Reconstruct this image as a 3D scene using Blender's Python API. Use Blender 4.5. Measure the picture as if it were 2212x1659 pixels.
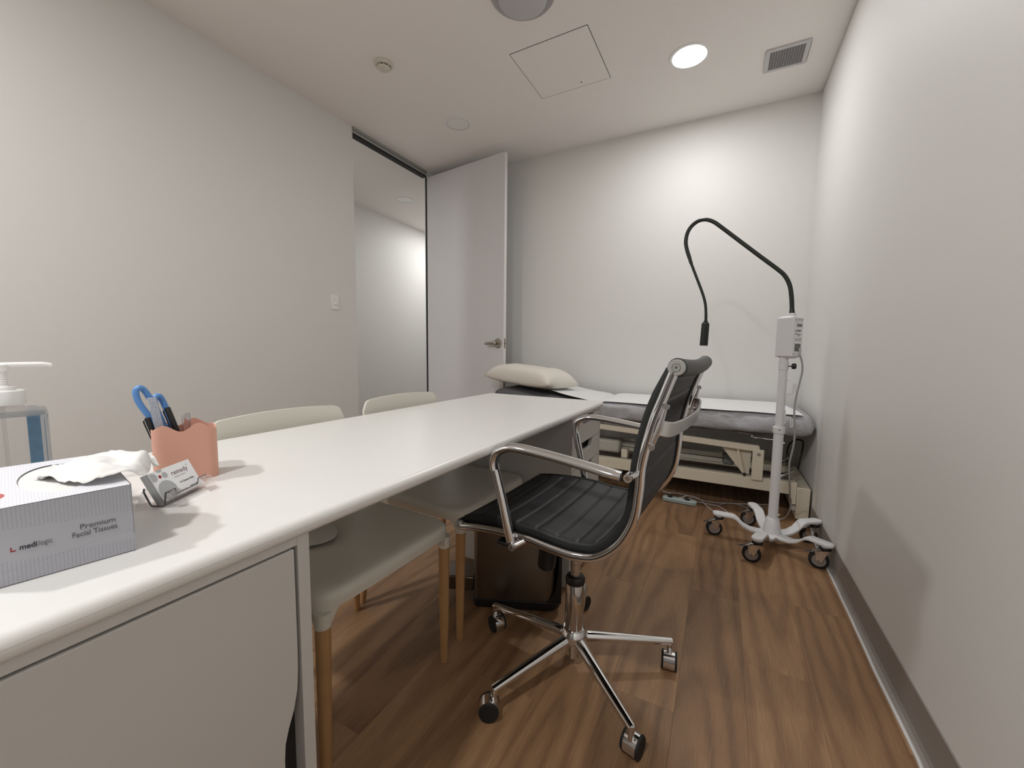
import bpy, bmesh, math, random
from mathutils import Vector, Matrix, noise
random.seed(7)
PI = math.pi
sc = bpy.context.scene
COL = sc.collection
for o in list(bpy.data.objects):
    bpy.data.objects.remove(o)

# ------------------------------------------------------------------ camera
cam_d = bpy.data.cameras.new('camera'); cam = bpy.data.objects.new('camera', cam_d); COL.objects.link(cam)
YAW, PITCH, ROLL, FPX = 0.4809, 0.0884, -0.0107, 869.47
_f = Vector((-math.sin(YAW)*math.cos(PITCH), math.cos(YAW)*math.cos(PITCH), -math.sin(PITCH)))
_r = Vector((math.cos(YAW), math.sin(YAW), 0)); _d = _f.cross(_r)
_r2 = math.cos(ROLL)*_r + math.sin(ROLL)*_d; _d2 = -math.sin(ROLL)*_r + math.cos(ROLL)*_d
M = Matrix(((_r2.x, -_d2.x, -_f.x, 0), (_r2.y, -_d2.y, -_f.y, 0), (_r2.z, -_d2.z, -_f.z, 1.03), (0, 0, 0, 1)))
cam.matrix_world = M
cam_d.sensor_width = 36; cam_d.sensor_fit = 'HORIZONTAL'; cam_d.lens = FPX/2212*36; cam_d.clip_start = 0.02
sc.camera = cam

# ------------------------------------------------------------------ world, exposure
w = bpy.data.worlds.new('world'); sc.world = w; w.use_nodes = True
w.node_tree.nodes['Background'].inputs[0].default_value = (0.9, 0.92, 1, 1)
w.node_tree.nodes['Background'].inputs[1].default_value = 0.02
sc.view_settings.view_transform = 'Standard'; sc.view_settings.look = 'None'
sc.view_settings.exposure = 0.28; sc.view_settings.gamma = 1; sc.view_settings.use_curve_mapping = False

XL, XR, YB, YN, H = -2.76, 0.5147, 3.567, -1.9, 2.81
def area(name, loc, r, power, spread=180, color=(1, 0.998, 0.99)):
    l = bpy.data.lights.new(name, 'AREA'); l.shape = 'DISK'; l.size = r*2; l.energy = power
    l.color = color; l.spread = math.radians(spread)
    o = bpy.data.objects.new(name, l); COL.objects.link(o); o.location = loc
    return o
LP = 27.0
area('downlight_glow', (-0.272, 2.805, H-0.012), 0.10, LP*0.335)
area('downlight_glow', (-0.58, -0.80, H-0.012), 0.10, LP*0.88)
area('downlight_glow', (-1.97, -0.72, H-0.012), 0.10, LP*0.98)
area('downlight_glow', (-3.45, 5.15, H-0.012), 0.10, LP*0.50)
area('downlight_glow', (-3.45, 1.6, H-0.012), 0.10, LP*0.4)

# ------------------------------------------------------------------ materials
MATS = {}
def principled(name):
    m = bpy.data.materials.new(name); m.use_nodes = True
    return m, m.node_tree, m.node_tree.nodes['Principled BSDF']
def mat(name, col, rough=0.5, metal=0.0, var=0.03, bump=0.0, scale=40, spec=0.5, coat=0.0):
    if name in MATS: return MATS[name]
    m, nt, b = principled(name)
    b.inputs['Roughness'].default_value = rough; b.inputs['Metallic'].default_value = metal
    b.inputs['Specular IOR Level'].default_value = spec
    if coat: b.inputs['Coat Weight'].default_value = coat
    tc = nt.nodes.new('ShaderNodeTexCoord'); n = nt.nodes.new('ShaderNodeTexNoise')
    n.inputs['Scale'].default_value = scale; n.inputs['Detail'].default_value = 4
    nt.links.new(tc.outputs['Object'], n.inputs['Vector'])
    mx = nt.nodes.new('ShaderNodeMix'); mx.data_type = 'RGBA'
    mx.inputs[6].default_value = (*[c*(1-var) for c in col], 1)
    mx.inputs[7].default_value = (*[min(1, c*(1+var)) for c in col], 1)
    nt.links.new(n.outputs['Fac'], mx.inputs[0]); nt.links.new(mx.outputs[2], b.inputs['Base Color'])
    if bump:
        bp = nt.nodes.new('ShaderNodeBump'); bp.inputs['Strength'].default_value = bump; bp.inputs['Distance'].default_value = 0.002
        nt.links.new(n.outputs['Fac'], bp.inputs['Height']); nt.links.new(bp.outputs['Normal'], b.inputs['Normal'])
    MATS[name] = m
    return m
def emit(name, col, s):
    m, nt, b = principled(name); b.inputs['Base Color'].default_value = (*col, 1)
    b.inputs['Emission Color'].default_value = (*col, 1); b.inputs['Emission Strength'].default_value = s
    MATS[name] = m; return m
def glass(name, col, alpha, rough=0.05):
    # clear plastic: mostly see-through, with a glossy coat
    m, nt, b = principled(name)
    b.inputs['Base Color'].default_value = (*col, 1); b.inputs['Roughness'].default_value = rough
    b.inputs['Transmission Weight'].default_value = 1.0; b.inputs['IOR'].default_value = 1.12
    tr = nt.nodes.new('ShaderNodeBsdfTransparent'); tr.inputs[0].default_value = (*col, 1)
    mx = nt.nodes.new('ShaderNodeMixShader'); mx.inputs[0].default_value = alpha
    nt.links.new(tr.outputs[0], mx.inputs[1]); nt.links.new(b.outputs[0], mx.inputs[2])
    nt.links.new(mx.outputs[0], nt.nodes['Material Output'].inputs[0])
    MATS[name] = m; return m

wallm = mat('wall_paint', (0.78, 0.77, 0.745), 0.55, var=0.012, bump=0.04, scale=180)
ceilm = mat('ceiling_paint', (0.93, 0.895, 0.865), 0.7, var=0.012)
whitelam = mat('white_laminate', (0.80, 0.79, 0.765), 0.28, var=0.008)
doorm = mat('door_paint', (0.74, 0.725, 0.735), 0.32, var=0.01)
dooredge = mat('door_edge_paint', (0.82, 0.80, 0.78), 0.4, var=0.01)
whitepl = mat('white_plastic', (0.88, 0.87, 0.855), 0.35, var=0.01)
shellm = mat('cream_shell_plastic', (0.70, 0.675, 0.60), 0.42, var=0.01)
chrome = mat('chrome', (0.78, 0.78, 0.785), 0.06, 1.0, var=0.01)
chrome_s = mat('satin_chrome', (0.62, 0.61, 0.60), 0.28, 1.0, var=0.03)
nickel = mat('satin_nickel', (0.42, 0.39, 0.34), 0.22, 1.0)
alum = mat('aluminium_grey', (0.36, 0.37, 0.36), 0.45, 0.2)
blackpl = mat('black_plastic', (0.012, 0.012, 0.013), 0.42)
blackrub = mat('black_rubber', (0.010, 0.010, 0.010), 0.7)
leather = mat('black_leatherette', (0.020, 0.020, 0.022), 0.48, var=0.25, bump=0.25, scale=350, spec=0.4)
leatheredge = mat('black_leatherette_edge', (0.009, 0.010, 0.010), 0.6)
leathergrey = mat('worn_black_leatherette', (0.045, 0.046, 0.047), 0.5, var=0.1, bump=0.2, scale=350)
beech = mat('beech_wood', (0.47, 0.27, 0.12), 0.45, var=0.15, scale=25)
cream = mat('cream_powder_coat', (0.74, 0.67, 0.54), 0.4, var=0.015)
standm = mat('white_powder_coat', (0.76, 0.755, 0.765), 0.35, var=0.01)
gunm = mat('black_gooseneck', (0.010, 0.014, 0.011), 0.38, var=0.2)
steel = mat('brushed_steel', (0.24, 0.215, 0.185), 0.33, 1.0, var=0.05, scale=120)
darkvoid = mat('dark_void', (0.015, 0.014, 0.013), 0.8)
greyflat = mat('grey_vinyl_skirting', (0.27, 0.238, 0.212), 0.5, var=0.02)
seal = mat('white_sealant', (0.70, 0.68, 0.67), 0.4)
pinkm = mat('pink_powder_coat', (0.70, 0.365, 0.275), 0.5, var=0.03, bump=0.05, scale=300)
bluem = mat('blue_handle_plastic', (0.11, 0.28, 0.62), 0.4)
bluelab = mat('blue_label', (0.17, 0.31, 0.45), 0.5, var=0.25, scale=60)
tissuem = mat('tissue_paper', (0.80, 0.79, 0.775), 0.9, var=0.02, bump=0.3, scale=120)
paperm = mat('couch_paper', (0.86, 0.86, 0.87), 0.85, var=0.015)
cotton = mat('cream_cotton', (0.80, 0.755, 0.68), 0.9, var=0.04, bump=0.35, scale=90)
sheetm = mat('grey_couch_cover', (0.44, 0.44, 0.46), 0.85, var=0.14, bump=0.8, scale=14)
darkcover = mat('charcoal_couch_vinyl', (0.10, 0.10, 0.105), 0.6, var=0.1)
inkm = mat('dark_ink', (0.03, 0.03, 0.04), 0.6); inkg = mat('grey_ink', (0.09, 0.088, 0.10), 0.6)
redink = mat('red_ink', (0.30, 0.01, 0.02), 0.5); redbr = mat('salmon_print', (0.55, 0.13, 0.12), 0.5)
greyink = mat('pale_grey_print', (0.36, 0.37, 0.37), 0.6)
purple = mat('mauve_ink', (0.20, 0.11, 0.13), 0.6)
cardm = mat('white_card', (0.90, 0.90, 0.92), 0.6, var=0.01)
cablem = mat('white_cable', (0.55, 0.54, 0.53), 0.5); cableg = mat('grey_cable', (0.36, 0.35, 0.34), 0.5)
boardm = mat('pale_green_plastic', (0.42, 0.50, 0.49), 0.45)
offlens = mat('unlit_diffuser', (0.88, 0.87, 0.85), 0.4)
greyw = mat('grey_caster_hub', (0.25, 0.21, 0.19), 0.4)
acryl = glass('clear_acrylic', (0.95, 0.94, 0.94), 0.45, 0.12)
acedge = mat('acrylic_cut_edge', (0.10, 0.10, 0.10), 0.25)
bottlem = glass('clear_bottle_plastic', (0.93, 0.935, 0.94), 0.35, 0.05)
frostm = glass('frosted_plastic', (0.78, 0.80, 0.83), 0.75, 0.3)
litlens = emit('lit_diffuser', (1, 0.98, 0.95), 14)

def wood_floor():
    m, nt, b = principled('oak_look_vinyl'); N = nt.nodes; L = nt.links
    tc = N.new('ShaderNodeTexCoord'); oi = N.new('ShaderNodeObjectInfo')
    def math_(op, a=None, bb=None, c=None):
        n = N.new('ShaderNodeMath'); n.operation = op
        for i, v in enumerate((a, bb, c)):
            if v is None: continue
            if isinstance(v, (int, float)): n.inputs[i].default_value = v
            else: L.new(v, n.inputs[i])
        return n.outputs[0]
    sep = N.new('ShaderNodeSeparateXYZ'); L.new(tc.outputs['Object'], sep.inputs[0])
    r = oi.outputs['Random']
    r2 = math_('FRACT', math_('MULTIPLY', r, 17.31)); r3 = math_('FRACT', math_('MULTIPLY', r, 53.7))
    def noi(sx, sy, scale, detail=3, rough=0.5, off=40):
        c = N.new('ShaderNodeCombineXYZ')
        L.new(math_('MULTIPLY', sep.outputs[0], sx), c.inputs[0]); L.new(math_('MULTIPLY', sep.outputs[1], sy), c.inputs[1])
        L.new(math_('MULTIPLY', r, off), c.inputs[2])
        n = N.new('ShaderNodeTexNoise'); n.inputs['Scale'].default_value = scale; n.inputs['Detail'].default_value = detail
        n.inputs['Roughness'].default_value = rough; L.new(c.outputs[0], n.inputs['Vector']); return n.outputs['Fac']
    # cathedral figure: distance from a tilted pith line
    big = noi(1, .28, 6, 2)
    x = math_('ADD', sep.outputs[0], math_('MULTIPLY', math_('SUBTRACT', r2, .5), .10))
    yy = math_('MULTIPLY', math_('SUBTRACT', sep.outputs[1], math_('SUBTRACT', math_('MULTIPLY', r3, 2.4), 1.2)), .085)
    d = math_('SQRT', math_('ADD', math_('MULTIPLY', x, x), math_('MULTIPLY', yy, yy)))
    v = math_('ADD', math_('MULTIPLY', d, 44), math_('MULTIPLY', big, 3.2))
    v = math_('ADD', v, math_('MULTIPLY', noi(3, .3, 14, 2), .45))
    rings = math_('ADD', math_('MULTIPLY', math_('SINE', math_('MULTIPLY', v, 3.0)), .5), .5)
    rings = math_('POWER', rings, 1.8)
    fib = noi(55, 1.6, 9, 5, .65)
    fine = noi(190, 4, 6, 3, .7)
    blot = noi(3, .7, 5, 3)
    t = math_('ADD', math_('MULTIPLY', rings, .16), math_('MULTIPLY', fib, .50))
    t = math_('ADD', t, math_('MULTIPLY', fine, .22)); t = math_('ADD', t, math_('MULTIPLY', blot, .24))
    t = math_('ADD', t, math_('MULTIPLY', math_('SUBTRACT', r, .5), -.20))
    cr = N.new('ShaderNodeValToRGB'); L.new(t, cr.inputs[0])
    e = cr.color_ramp.elements
    e[0].position = .28; e[0].color = (0.42, 0.25, 0.128, 1)
    e[1].position = .78; e[1].color = (0.155, 0.082, 0.042, 1)
    k = cr.color_ramp.elements.new(.52); k.color = (0.275, 0.154, 0.078, 1)
    L.new(cr.outputs[0], b.inputs['Base Color'])
    L.new(math_('ADD', .40, math_('MULTIPLY', fib, .15)), b.inputs['Roughness'])
    b.inputs['Specular IOR Level'].default_value = 0.4
    bp = N.new('ShaderNodeBump'); bp.inputs['Strength'].default_value = .12; bp.inputs['Distance'].default_value = .001
    L.new(fib, bp.inputs['Height']); L.new(bp.outputs[0], b.inputs['Normal'])
    return m
floorm = wood_floor()

for _n in sheetm.node_tree.nodes:
    if _n.type == 'BUMP': _n.inputs['Distance'].default_value = .012
    if _n.type == 'TEX_NOISE': _n.inputs['Distortion'].default_value = 1.2

# ------------------------------------------------------------------ mesh builder
class MB:
    def __init__(s): s.v = []; s.f = []; s.T = Matrix.Identity(4)
    def add(s, vs, fs):
        n = len(s.v); s.v += [tuple(s.T @ Vector(p)) for p in vs]; s.f += [tuple(i+n for i in f) for f in fs]; return s
    def box(s, x0, x1, y0, y1, z0, z1):
        return s.add([(x0,y0,z0),(x1,y0,z0),(x1,y1,z0),(x0,y1,z0),(x0,y0,z1),(x1,y0,z1),(x1,y1,z1),(x0,y1,z1)],
                     [(0,3,2,1),(4,5,6,7),(0,1,5,4),(1,2,6,5),(2,3,7,6),(3,0,4,7)])
    def prism(s, poly, a, b, axis='z'):
        """extrude 2D polygon (ccw) along an axis between a and b"""
        def P(p, h):
            return {'z': (p[0], p[1], h), 'y': (p[0], h, p[1]), 'x': (h, p[0], p[1])}[axis]
        n = len(poly); vs = [P(p, a) for p in poly]+[P(p, b) for p in poly]
        fs = [tuple(range(n))[::-1], tuple(range(n, 2*n))]+[(i, (i+1) % n, n+(i+1) % n, n+i) for i in range(n)]
        return s.add(vs, fs)
    def lathe(s, prof, seg=32, c=(0, 0, 0), close=True):
        vs = []; fs = []; n = len(prof)
        for i in range(seg):
            a = 2*PI*i/seg
            for r, z in prof: vs.append((c[0]+r*math.cos(a), c[1]+r*math.sin(a), c[2]+z))
        for i in range(seg):
            j = (i+1) % seg
            for k in range(n-1): fs.append((i*n+k, j*n+k, j*n+k+1, i*n+k+1))
        if close:
            fs.append(tuple(i*n for i in range(seg))[::-1]); fs.append(tuple(i*n+n-1 for i in range(seg)))
        return s.add(vs, fs)
    def tube(s, pts, r=0.01, seg=12, sec=None, up=(0, 0, 1), caps=True, closed=False):
        """sweep; r scalar or list; sec = list of (a,b) cross-section offsets (a along side, b along normal)"""
        pts = [Vector(p) for p in pts]; n = len(pts)
        rs = r if isinstance(r, (list, tuple)) else [r]*n
        if sec is None: sec = [(math.cos(2*PI*k/seg), math.sin(2*PI*k/seg)) for k in range(seg)]
        m = len(sec); vs = []; fs = []
        tang = []
        for i in range(n):
            if closed: t = pts[(i+1) % n]-pts[i-1]
            else: t = pts[min(i+1, n-1)]-pts[max(i-1, 0)]
            tang.append(t.normalized())
        u = Vector(up); side = tang[0].cross(u)
        if side.length < 1e-4: side = tang[0].cross(Vector((1, 0, 0)))
        side.normalize()
        for i in range(n):
            side = side-tang[i]*side.dot(tang[i]); side.normalize(); nn = side.cross(tang[i])
            for a, b in sec: vs.append(tuple(pts[i]+side*a*rs[i]+nn*b*rs[i]))
        for i in range(n if closed else n-1):
            for k in range(m):
                j = (i+1) % n; fs.append((i*m+k, i*m+(k+1) % m, j*m+(k+1) % m, j*m+k))
        if caps and not closed:
            fs.append(tuple(range(m))[::-1]); fs.append(tuple((n-1)*m+k for k in range(m)))
        return s.add(vs, fs)
    def cyl(s, a, b, r0, r1=None, seg=24): return s.tube([a, b], [r0, r0 if r1 is None else r1], seg)
    def grid(s, fn, nu, nv, thick=None):
        """fn(u,v)->point; optional second surface fn2 = thick(u,v) to close it"""
        A = [fn(i/nu, j/nv) for i in range(nu+1) for j in range(nv+1)]; W = nv+1
        fs = [(i*W+j, (i+1)*W+j, (i+1)*W+j+1, i*W+j+1) for i in range(nu) for j in range(nv)]
        if thick is None: return s.add(A, fs)
        Bv = [thick(i/nu, j/nv) for i in range(nu+1) for j in range(nv+1)]; n = len(A)
        fs2 = [tuple(n+k for k in f[::-1]) for f in fs]
        ed = []
        for i in range(nu): ed.append((i*W, n+i*W, n+(i+1)*W, (i+1)*W)); ed.append((i*W+nv, (i+1)*W+nv, n+(i+1)*W+nv, n+i*W+nv))
        for j in range(nv): ed.append((j, j+1, n+j+1, n+j)); ed.append((nu*W+j, n+nu*W+j, n+nu*W+j+1, nu*W+j+1))
        return s.add(A+Bv, fs+fs2+ed)
def build(mb, name, m, parent=None, bevel=0, smooth=True, seg=2, loc=None, ang=35, sub=0):
    me = bpy.data.meshes.new(name); me.from_pydata(mb.v, [], mb.f); me.update()
    bm = bmesh.new(); bm.from_mesh(me); bmesh.ops.remove_doubles(bm, verts=bm.verts, dist=1e-6)
    bmesh.ops.recalc_face_normals(bm, faces=bm.faces); bm.to_mesh(me); bm.free()
    o = bpy.data.objects.new(name, me); COL.objects.link(o); me.materials.append(m)
    if smooth:
        for p in me.polygons: p.use_smooth = True
        me.set_sharp_from_angle(angle=math.radians(ang))
    if bevel:
        b = o.modifiers.new('bevel', 'BEVEL'); b.width = bevel; b.segments = seg; b.limit_method = 'ANGLE'; b.angle_limit = math.radians(40)
        b.harden_normals = False
    if sub:
        b = o.modifiers.new('sub', 'SUBSURF'); b.levels = sub; b.render_levels = sub
    if parent: o.parent = parent
    if loc: o.location = loc
    return o
def tag(o, label=None, cat=None, group=None, kind=None):
    for k, v in (('label', label), ('category', cat), ('group', group), ('kind', kind)):
        if v: o[k] = v
    return o
def thing(name, label, cat, loc=(0, 0, 0), rz=0, group=None):
    o = bpy.data.objects.new(name, None); COL.objects.link(o); o.empty_display_size = .05
    o.location = loc; o.rotation_euler = (0, 0, rz); return tag(o, label, cat, group)
def struct(o): o['kind'] = 'structure'; return o
def copy_tree(o, parent=None):
    c = o.copy(); COL.objects.link(c); c.parent = parent
    for ch in [x for x in bpy.data.objects if x.parent == o]: copy_tree(ch, c)
    return c
def rrect(w, d, r, n=6, cx=0, cy=0):
    P = []
    for (sx, sy, a0) in ((1, 1, 0), (-1, 1, 90), (-1, -1, 180), (1, -1, 270)):
        for k in range(n+1):
            a = math.radians(a0+90*k/n); P.append((cx+sx*(w/2-r)+r*math.cos(a), cy+sy*(d/2-r)+r*math.sin(a)))
    return P
def smooth_path(P, n=6):
    P = [Vector(p) for p in P]; out = []
    for i in range(len(P)-1):
        p0 = P[max(i-1, 0)]; p1 = P[i]; p2 = P[i+1]; p3 = P[min(i+2, len(P)-1)]
        for k in range(n):
            t = k/n; out.append(.5*((2*p1)+(p2-p0)*t+(2*p0-5*p1+4*p2-p3)*t*t+(3*p1-p0-3*p2+p3)*t**3))
    out.append(P[-1]); return out
def text(s, size, m, parent, name, M4, ext=0.0001, align='LEFT', bold=0.0, sx=1.0):
    cu = bpy.data.curves.new(name, 'FONT'); cu.body = s; cu.size = size; cu.extrude = ext; cu.align_x = align; cu.offset = bold
    cu.resolution_u = 3
    t = bpy.data.objects.new('tmp', cu); COL.objects.link(t)
    me = bpy.data.meshes.new_from_object(t); bpy.data.objects.remove(t)
    me.transform(M4 @ Matrix.Diagonal((sx, 1, 1, 1))); me.materials.clear(); me.materials.append(m)
    o = bpy.data.objects.new(name, me); COL.objects.link(o); o.parent = parent
    return o
def frame4(o, x, y):  # matrix whose x,y axes are given unit vectors, origin o
    x = Vector(x).normalized(); y = Vector(y); y = (y-x*y.dot(x)).normalized(); z = x.cross(y)
    return Matrix(((x.x, y.x, z.x, o[0]), (x.y, y.y, z.y, o[1]), (x.z, y.z, z.z, o[2]), (0, 0, 0, 1)))

# ================================================================== ROOM SHELL
Y1, YH = 2.437, 3.357       # doorway from Y1 to hinge YH in the left wall
CX0 = -4.19                 # far wall of the corridor
# floor with vinyl planks
fl = build(MB().box(CX0-.1, XR+.1, YN-.1, 7.2, -.12, -.004), 'floor', mat('brown_core', (.05, .03, .02), .8), smooth=False); struct(fl)
PW, PL, G = 0.184, 1.22, 0.00022
x0 = 0.111-PW*17
ci = 0; x = x0
while x < XR:
    xa, xb = max(x, XL), min(x+PW, XR)
    offs = [0.0, .62, .31, .93, .15, .78, .47][ci % 7]
    if ci == 16: offs = 1.835-1.22*3
    y = (1.835 if ci == 16 else YN-1.22+offs)
    while y > YN-1.22: y -= PL
    while y < YB:
        ya, yb = max(y, YN), min(y+PL, YB)
        if yb-ya > .01 and xb-xa > .005:
            cxm, cym = (x+PW/2), (y+PL/2)
            o = build(MB().box(xa+G-cxm, xb-G-cxm, ya+G-cym, yb-G-cym, -.004, 0), 'plank', floorm, fl, smooth=False)
            o.location = (cxm, cym, 0)
        y += PL
    x += PW; ci += 1
fc = build(MB().box(CX0, XL-.0, YN, 7.1, -.004, 0), 'floor', greyflat, smooth=False); struct(fc)
ce = build(MB().box(CX0-.1, XR+.1, YN-.1, 7.2, H, H+.12), 'ceiling', ceilm, smooth=False); struct(ce)
struct(build(MB().box(XL-.1, XL, YN, Y1, 0, H), 'wall_left', wallm, smooth=False))
struct(build(MB().box(XL-.024, XL, YH+.035, YB+.1, 0, H), 'wall_left', wallm, smooth=False))
struct(build(MB().box(XL-.024, XR+.1, YB, YB+.1, 0, H), 'wall_back', wallm, smooth=False))
struct(build(MB().box(XR, XR+.1, YN, YB, 0, H-.016), 'wall_right', wallm, smooth=False))
struct(build(MB().box(XR+.012, XR+.1, YN, YB, H-.016, H), 'trim_1', greyflat, smooth=False))
struct(build(MB().box(XL-.1, XR+.1, YN-.1, YN, 0, H), 'wall_front', mat('reflection_dark_tone', (.16, .155, .15), .6), smooth=False))  # unseen wall, toned dark on purpose to deepen chrome reflections and cut fill
struct(build(MB().box(CX0-.1, CX0, YN-.1, 7.2, 0, H), 'wall_corridor', wallm, smooth=False))
struct(build(MB().box(CX0, XL-.024, 7.1, 7.2, 0, H), 'wall_corridor_end', wallm, smooth=False))
struct(build(MB().box(CX0, XL-.1, YN-.1, YN, 0, H), 'wall_corridor_end', wallm, smooth=False))
struct(build(MB().box(XL-.024, XL, YB+.1, 7.1, 0, H), 'wall_corridor_side', wallm, smooth=False))
ZB = .1147
# vinyl skirting (coved foot)
def skirt(x0, y0, x1, y1, nx, ny, name):
    prof = [(0, 0), (.022, 0), (.010, .006), (.005, .018), (.0045, ZB), (0, ZB)]
    mb = MB(); vs = []
    for (px, py) in ((x0, y0), (x1, y1)):
        for (d, z) in prof: vs.append((px+nx*d, py+ny*d, z+.0003))
    n = len(prof); fs = [(i, (i+1) % n, n+(i+1) % n, n+i) for i in range(n)]+[tuple(range(n)), tuple(range(n, 2*n))[::-1]]
    return struct(build(mb.add(vs, fs), name, greyflat, ang=20))
skirt(XR, YN, XR, YB, -1, 0, 'baseboard_right')
skirt(XL, YB, XR, YB, 0, -1, 'baseboard_back')
skirt(XL, YN, XL, Y1, 1, 0, 'baseboard_left')
# wobbly bead of sealant along the right skirting
mb = MB(); pts = []; rs = []
for i in range(90):
    y = YN+.1+(YB-YN-.15)*i/89
    wv = noise.noise(Vector((y*2.1, 0, 0)))*.005+noise.noise(Vector((y*6, 3, 0)))*.0022
    if 1.05 < y < 1.35: wv += .006*math.exp(-((y-1.2)/.06)**2)
    pts.append((XR-.024-wv, y, .0022)); rs.append(1)
mb.tube(pts, .0045, sec=[(1.15, -.35), (.9, .35), (0, .8), (-1, .45), (-1.2, -.4)])
struct(build(mb, 'trim_2', seal))

# door head track (grey aluminium) and black gaskets
hd = build(MB().box(XL-.06, XL+.010, Y1, YH+.0, H-.024, H), 'trim_3', alum, smooth=False); struct(hd)
build(MB().box(XL-.055, XL+.004, Y1, YH, H-.046, H-.0245), 'track_rail', mat('aluminium_light', (0.44, 0.45, 0.44), .45, .2), hd, smooth=False)
build(MB().box(XL-.05, XL+.006, Y1, YH, H-.0265, H-.0235), 'track_groove', darkvoid, hd, smooth=False)
build(MB().box(XL-.05, XL+.002, Y1, YH, H-.062, H-.0465), 'gasket', blackrub, hd, smooth=False)
jb = build(MB().box(XL-.022, XL-.002, YH+.004, YH+.035, 0, H-.062), 'trim_4', mat('jamb_paint', (.7, .71, .73), .4), smooth=False); struct(jb)
build(MB().box(XL-.010, XL+.003, YH-.002, YH+.0045, 0, H-.062), 'gasket', blackrub, jb, smooth=False)

# door leaf, open into the room
dr = thing('door_1', None, None, (XL+.004, YH+.002, 0), math.atan2(-.129, .9756)); dr['kind'] = 'structure'
DL, DH = .984, H-.064
build(MB().box(.002, DL-.0005, .001, .038, .008, DH), 'door_leaf', doorm, dr, bevel=.0008, smooth=False)
build(MB().box(DL, DL+.0025, 0.0015, .0375, .008, DH+.0005), 'edge_band', dooredge, dr, smooth=False)
hz = 1.075
hn = MB(); hn.T = Matrix.Translation((DL-.062, 0, hz)) @ Matrix.Rotation(PI/2, 4, 'X')
hn.lathe([(.044, 0), (.044, .005), (.039, .011), (.014, .013), (.012, .036)], 28)
hd_ = build(hn, 'door_handle', nickel, dr)
lv = MB(); lp = smooth_path([(DL-.062, -.034, hz), (DL-.062, -.046, hz), (DL-.072, -.052, hz), (DL-.10, -.053, hz), (DL-.135, -.052, hz-.001), (DL-.170, -.050, hz-.003)], 5)
lv.tube(lp, [.014]*8+[.0125]*(len(lp)-8), seg=12, sec=[(math.cos(2*PI*k/12)*.75, math.sin(2*PI*k/12)) for k in range(12)])
build(lv, 'lever', nickel, hd_)
build(MB().box(DL+.0025, DL+.004, .010, .029, hz-.045, hz+.045), 'latch_plate', nickel, dr, smooth=False)
build(MB().box(DL+.004, DL+.013, .014, .025, hz-.010, hz+.010), 'latch_bolt', nickel, dr, bevel=.002)

# light switch plate on left wall
sw = thing('light_switch', 'small white wall switch plate with a round dimmer knob on the left wall', 'light switch', (XL, 2.222, 1.379))
build(MB().box(0, .007, -.037, .037, -.058, .058), 'plate', whitepl, sw, bevel=.003)
k = MB(); k.T = Matrix.Translation((.007, .004, -.012)) @ Matrix.Rotation(PI/2, 4, 'Y'); k.lathe([(.012, 0), (.0115, .010), (.009, .012)], 24)
build(k, 'knob', whitepl, sw)
k = MB(); k.T = Matrix.Translation((.007, .002, .012)) @ Matrix.Rotation(PI/2, 4, 'Y'); k.lathe([(.0022, 0), (.002, .0012)], 12)
build(k, 'indicator', greyink, sw)

# ------------------------------------------------------------------ ceiling fittings
def downlight(x, y, lit, label, R=.128):
    t = thing('downlight', label, 'ceiling light', (x, y, H))
    build(MB().lathe([(R-.022, -.001), (R-.022, -.0045), (R-.018, -.006), (R-.004, -.005), (R, -.0005)], 56, close=False), 'trim_ring', whitepl, t)
    build(MB().lathe([(R-.0225, -.0046), (R-.0205, -.0058), (R-.0195, -.0050)], 56, close=False), 'groove', mat('groove_grey', (.42, .41, .40), .6), t)
    build(MB().lathe([(.001, -.0040), (R-.023, -.0040), (R-.0225, -.001)], 56), 'diffuser', litlens if lit else offlens, t)
    return t
downlight(-.272, 2.805, True, 'round lit downlight glowing white in the ceiling near the back wall', .120)
downlight(-1.965, 2.787, False, 'round unlit downlight with white ring in the ceiling by the doorway', .108)
downlight(-3.521, 3.877, False, 'round unlit downlight in the corridor ceiling seen through the doorway', .108)
downlight(-.58, -.80, True, 'round lit downlight in the ceiling above and behind the desk end, right side')
downlight(-1.97, -.72, True, 'round lit downlight in the ceiling above and behind the desk end, left side')
downlight(-3.45, 5.15, True, 'round lit downlight far along the corridor ceiling')
downlight(-3.45, 1.6, True, 'round lit downlight in the near stretch of the corridor ceiling')

hp = thing('access_hatch', 'square flush white access panel in the ceiling with thin dark outline', 'access hatch', (-.994, 2.543, H), -.015)
hs = .243
fr = MB()
for a, b in (((-hs-.003, -hs), (-hs-.003, hs+.003)), ((hs, hs+.003), (-hs-.003, hs+.003))): fr.box(a[0], a[1], b[0], b[1], -.0012, 0)
fr.box(-hs-.003, hs+.003, -hs-.003, -hs, -.0012, 0); fr.box(-hs-.003, hs+.003, hs, hs+.003, -.0012, 0)
fr2 = MB().box(-hs-.003, -hs, -hs, hs, -.001, 0).box(hs, hs+.003, -hs, hs, -.001, 0).box(-hs-.003, hs+.003, -hs-.003, -hs, -.001, 0).box(-hs-.003, hs+.003, hs, hs+.003, -.001, 0)
build(fr2, 'shadow_gap', darkvoid, hp, smooth=False)
build(MB().box(-hs, hs, -hs, hs, -.0015, 0), 'panel', ceilm, hp, smooth=False)
build(MB().lathe([(.004, -.0035), (.005, -.0015)], 12, c=(.060, hs-.045, 0)), 'key_lock', blackpl, hp)

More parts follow.
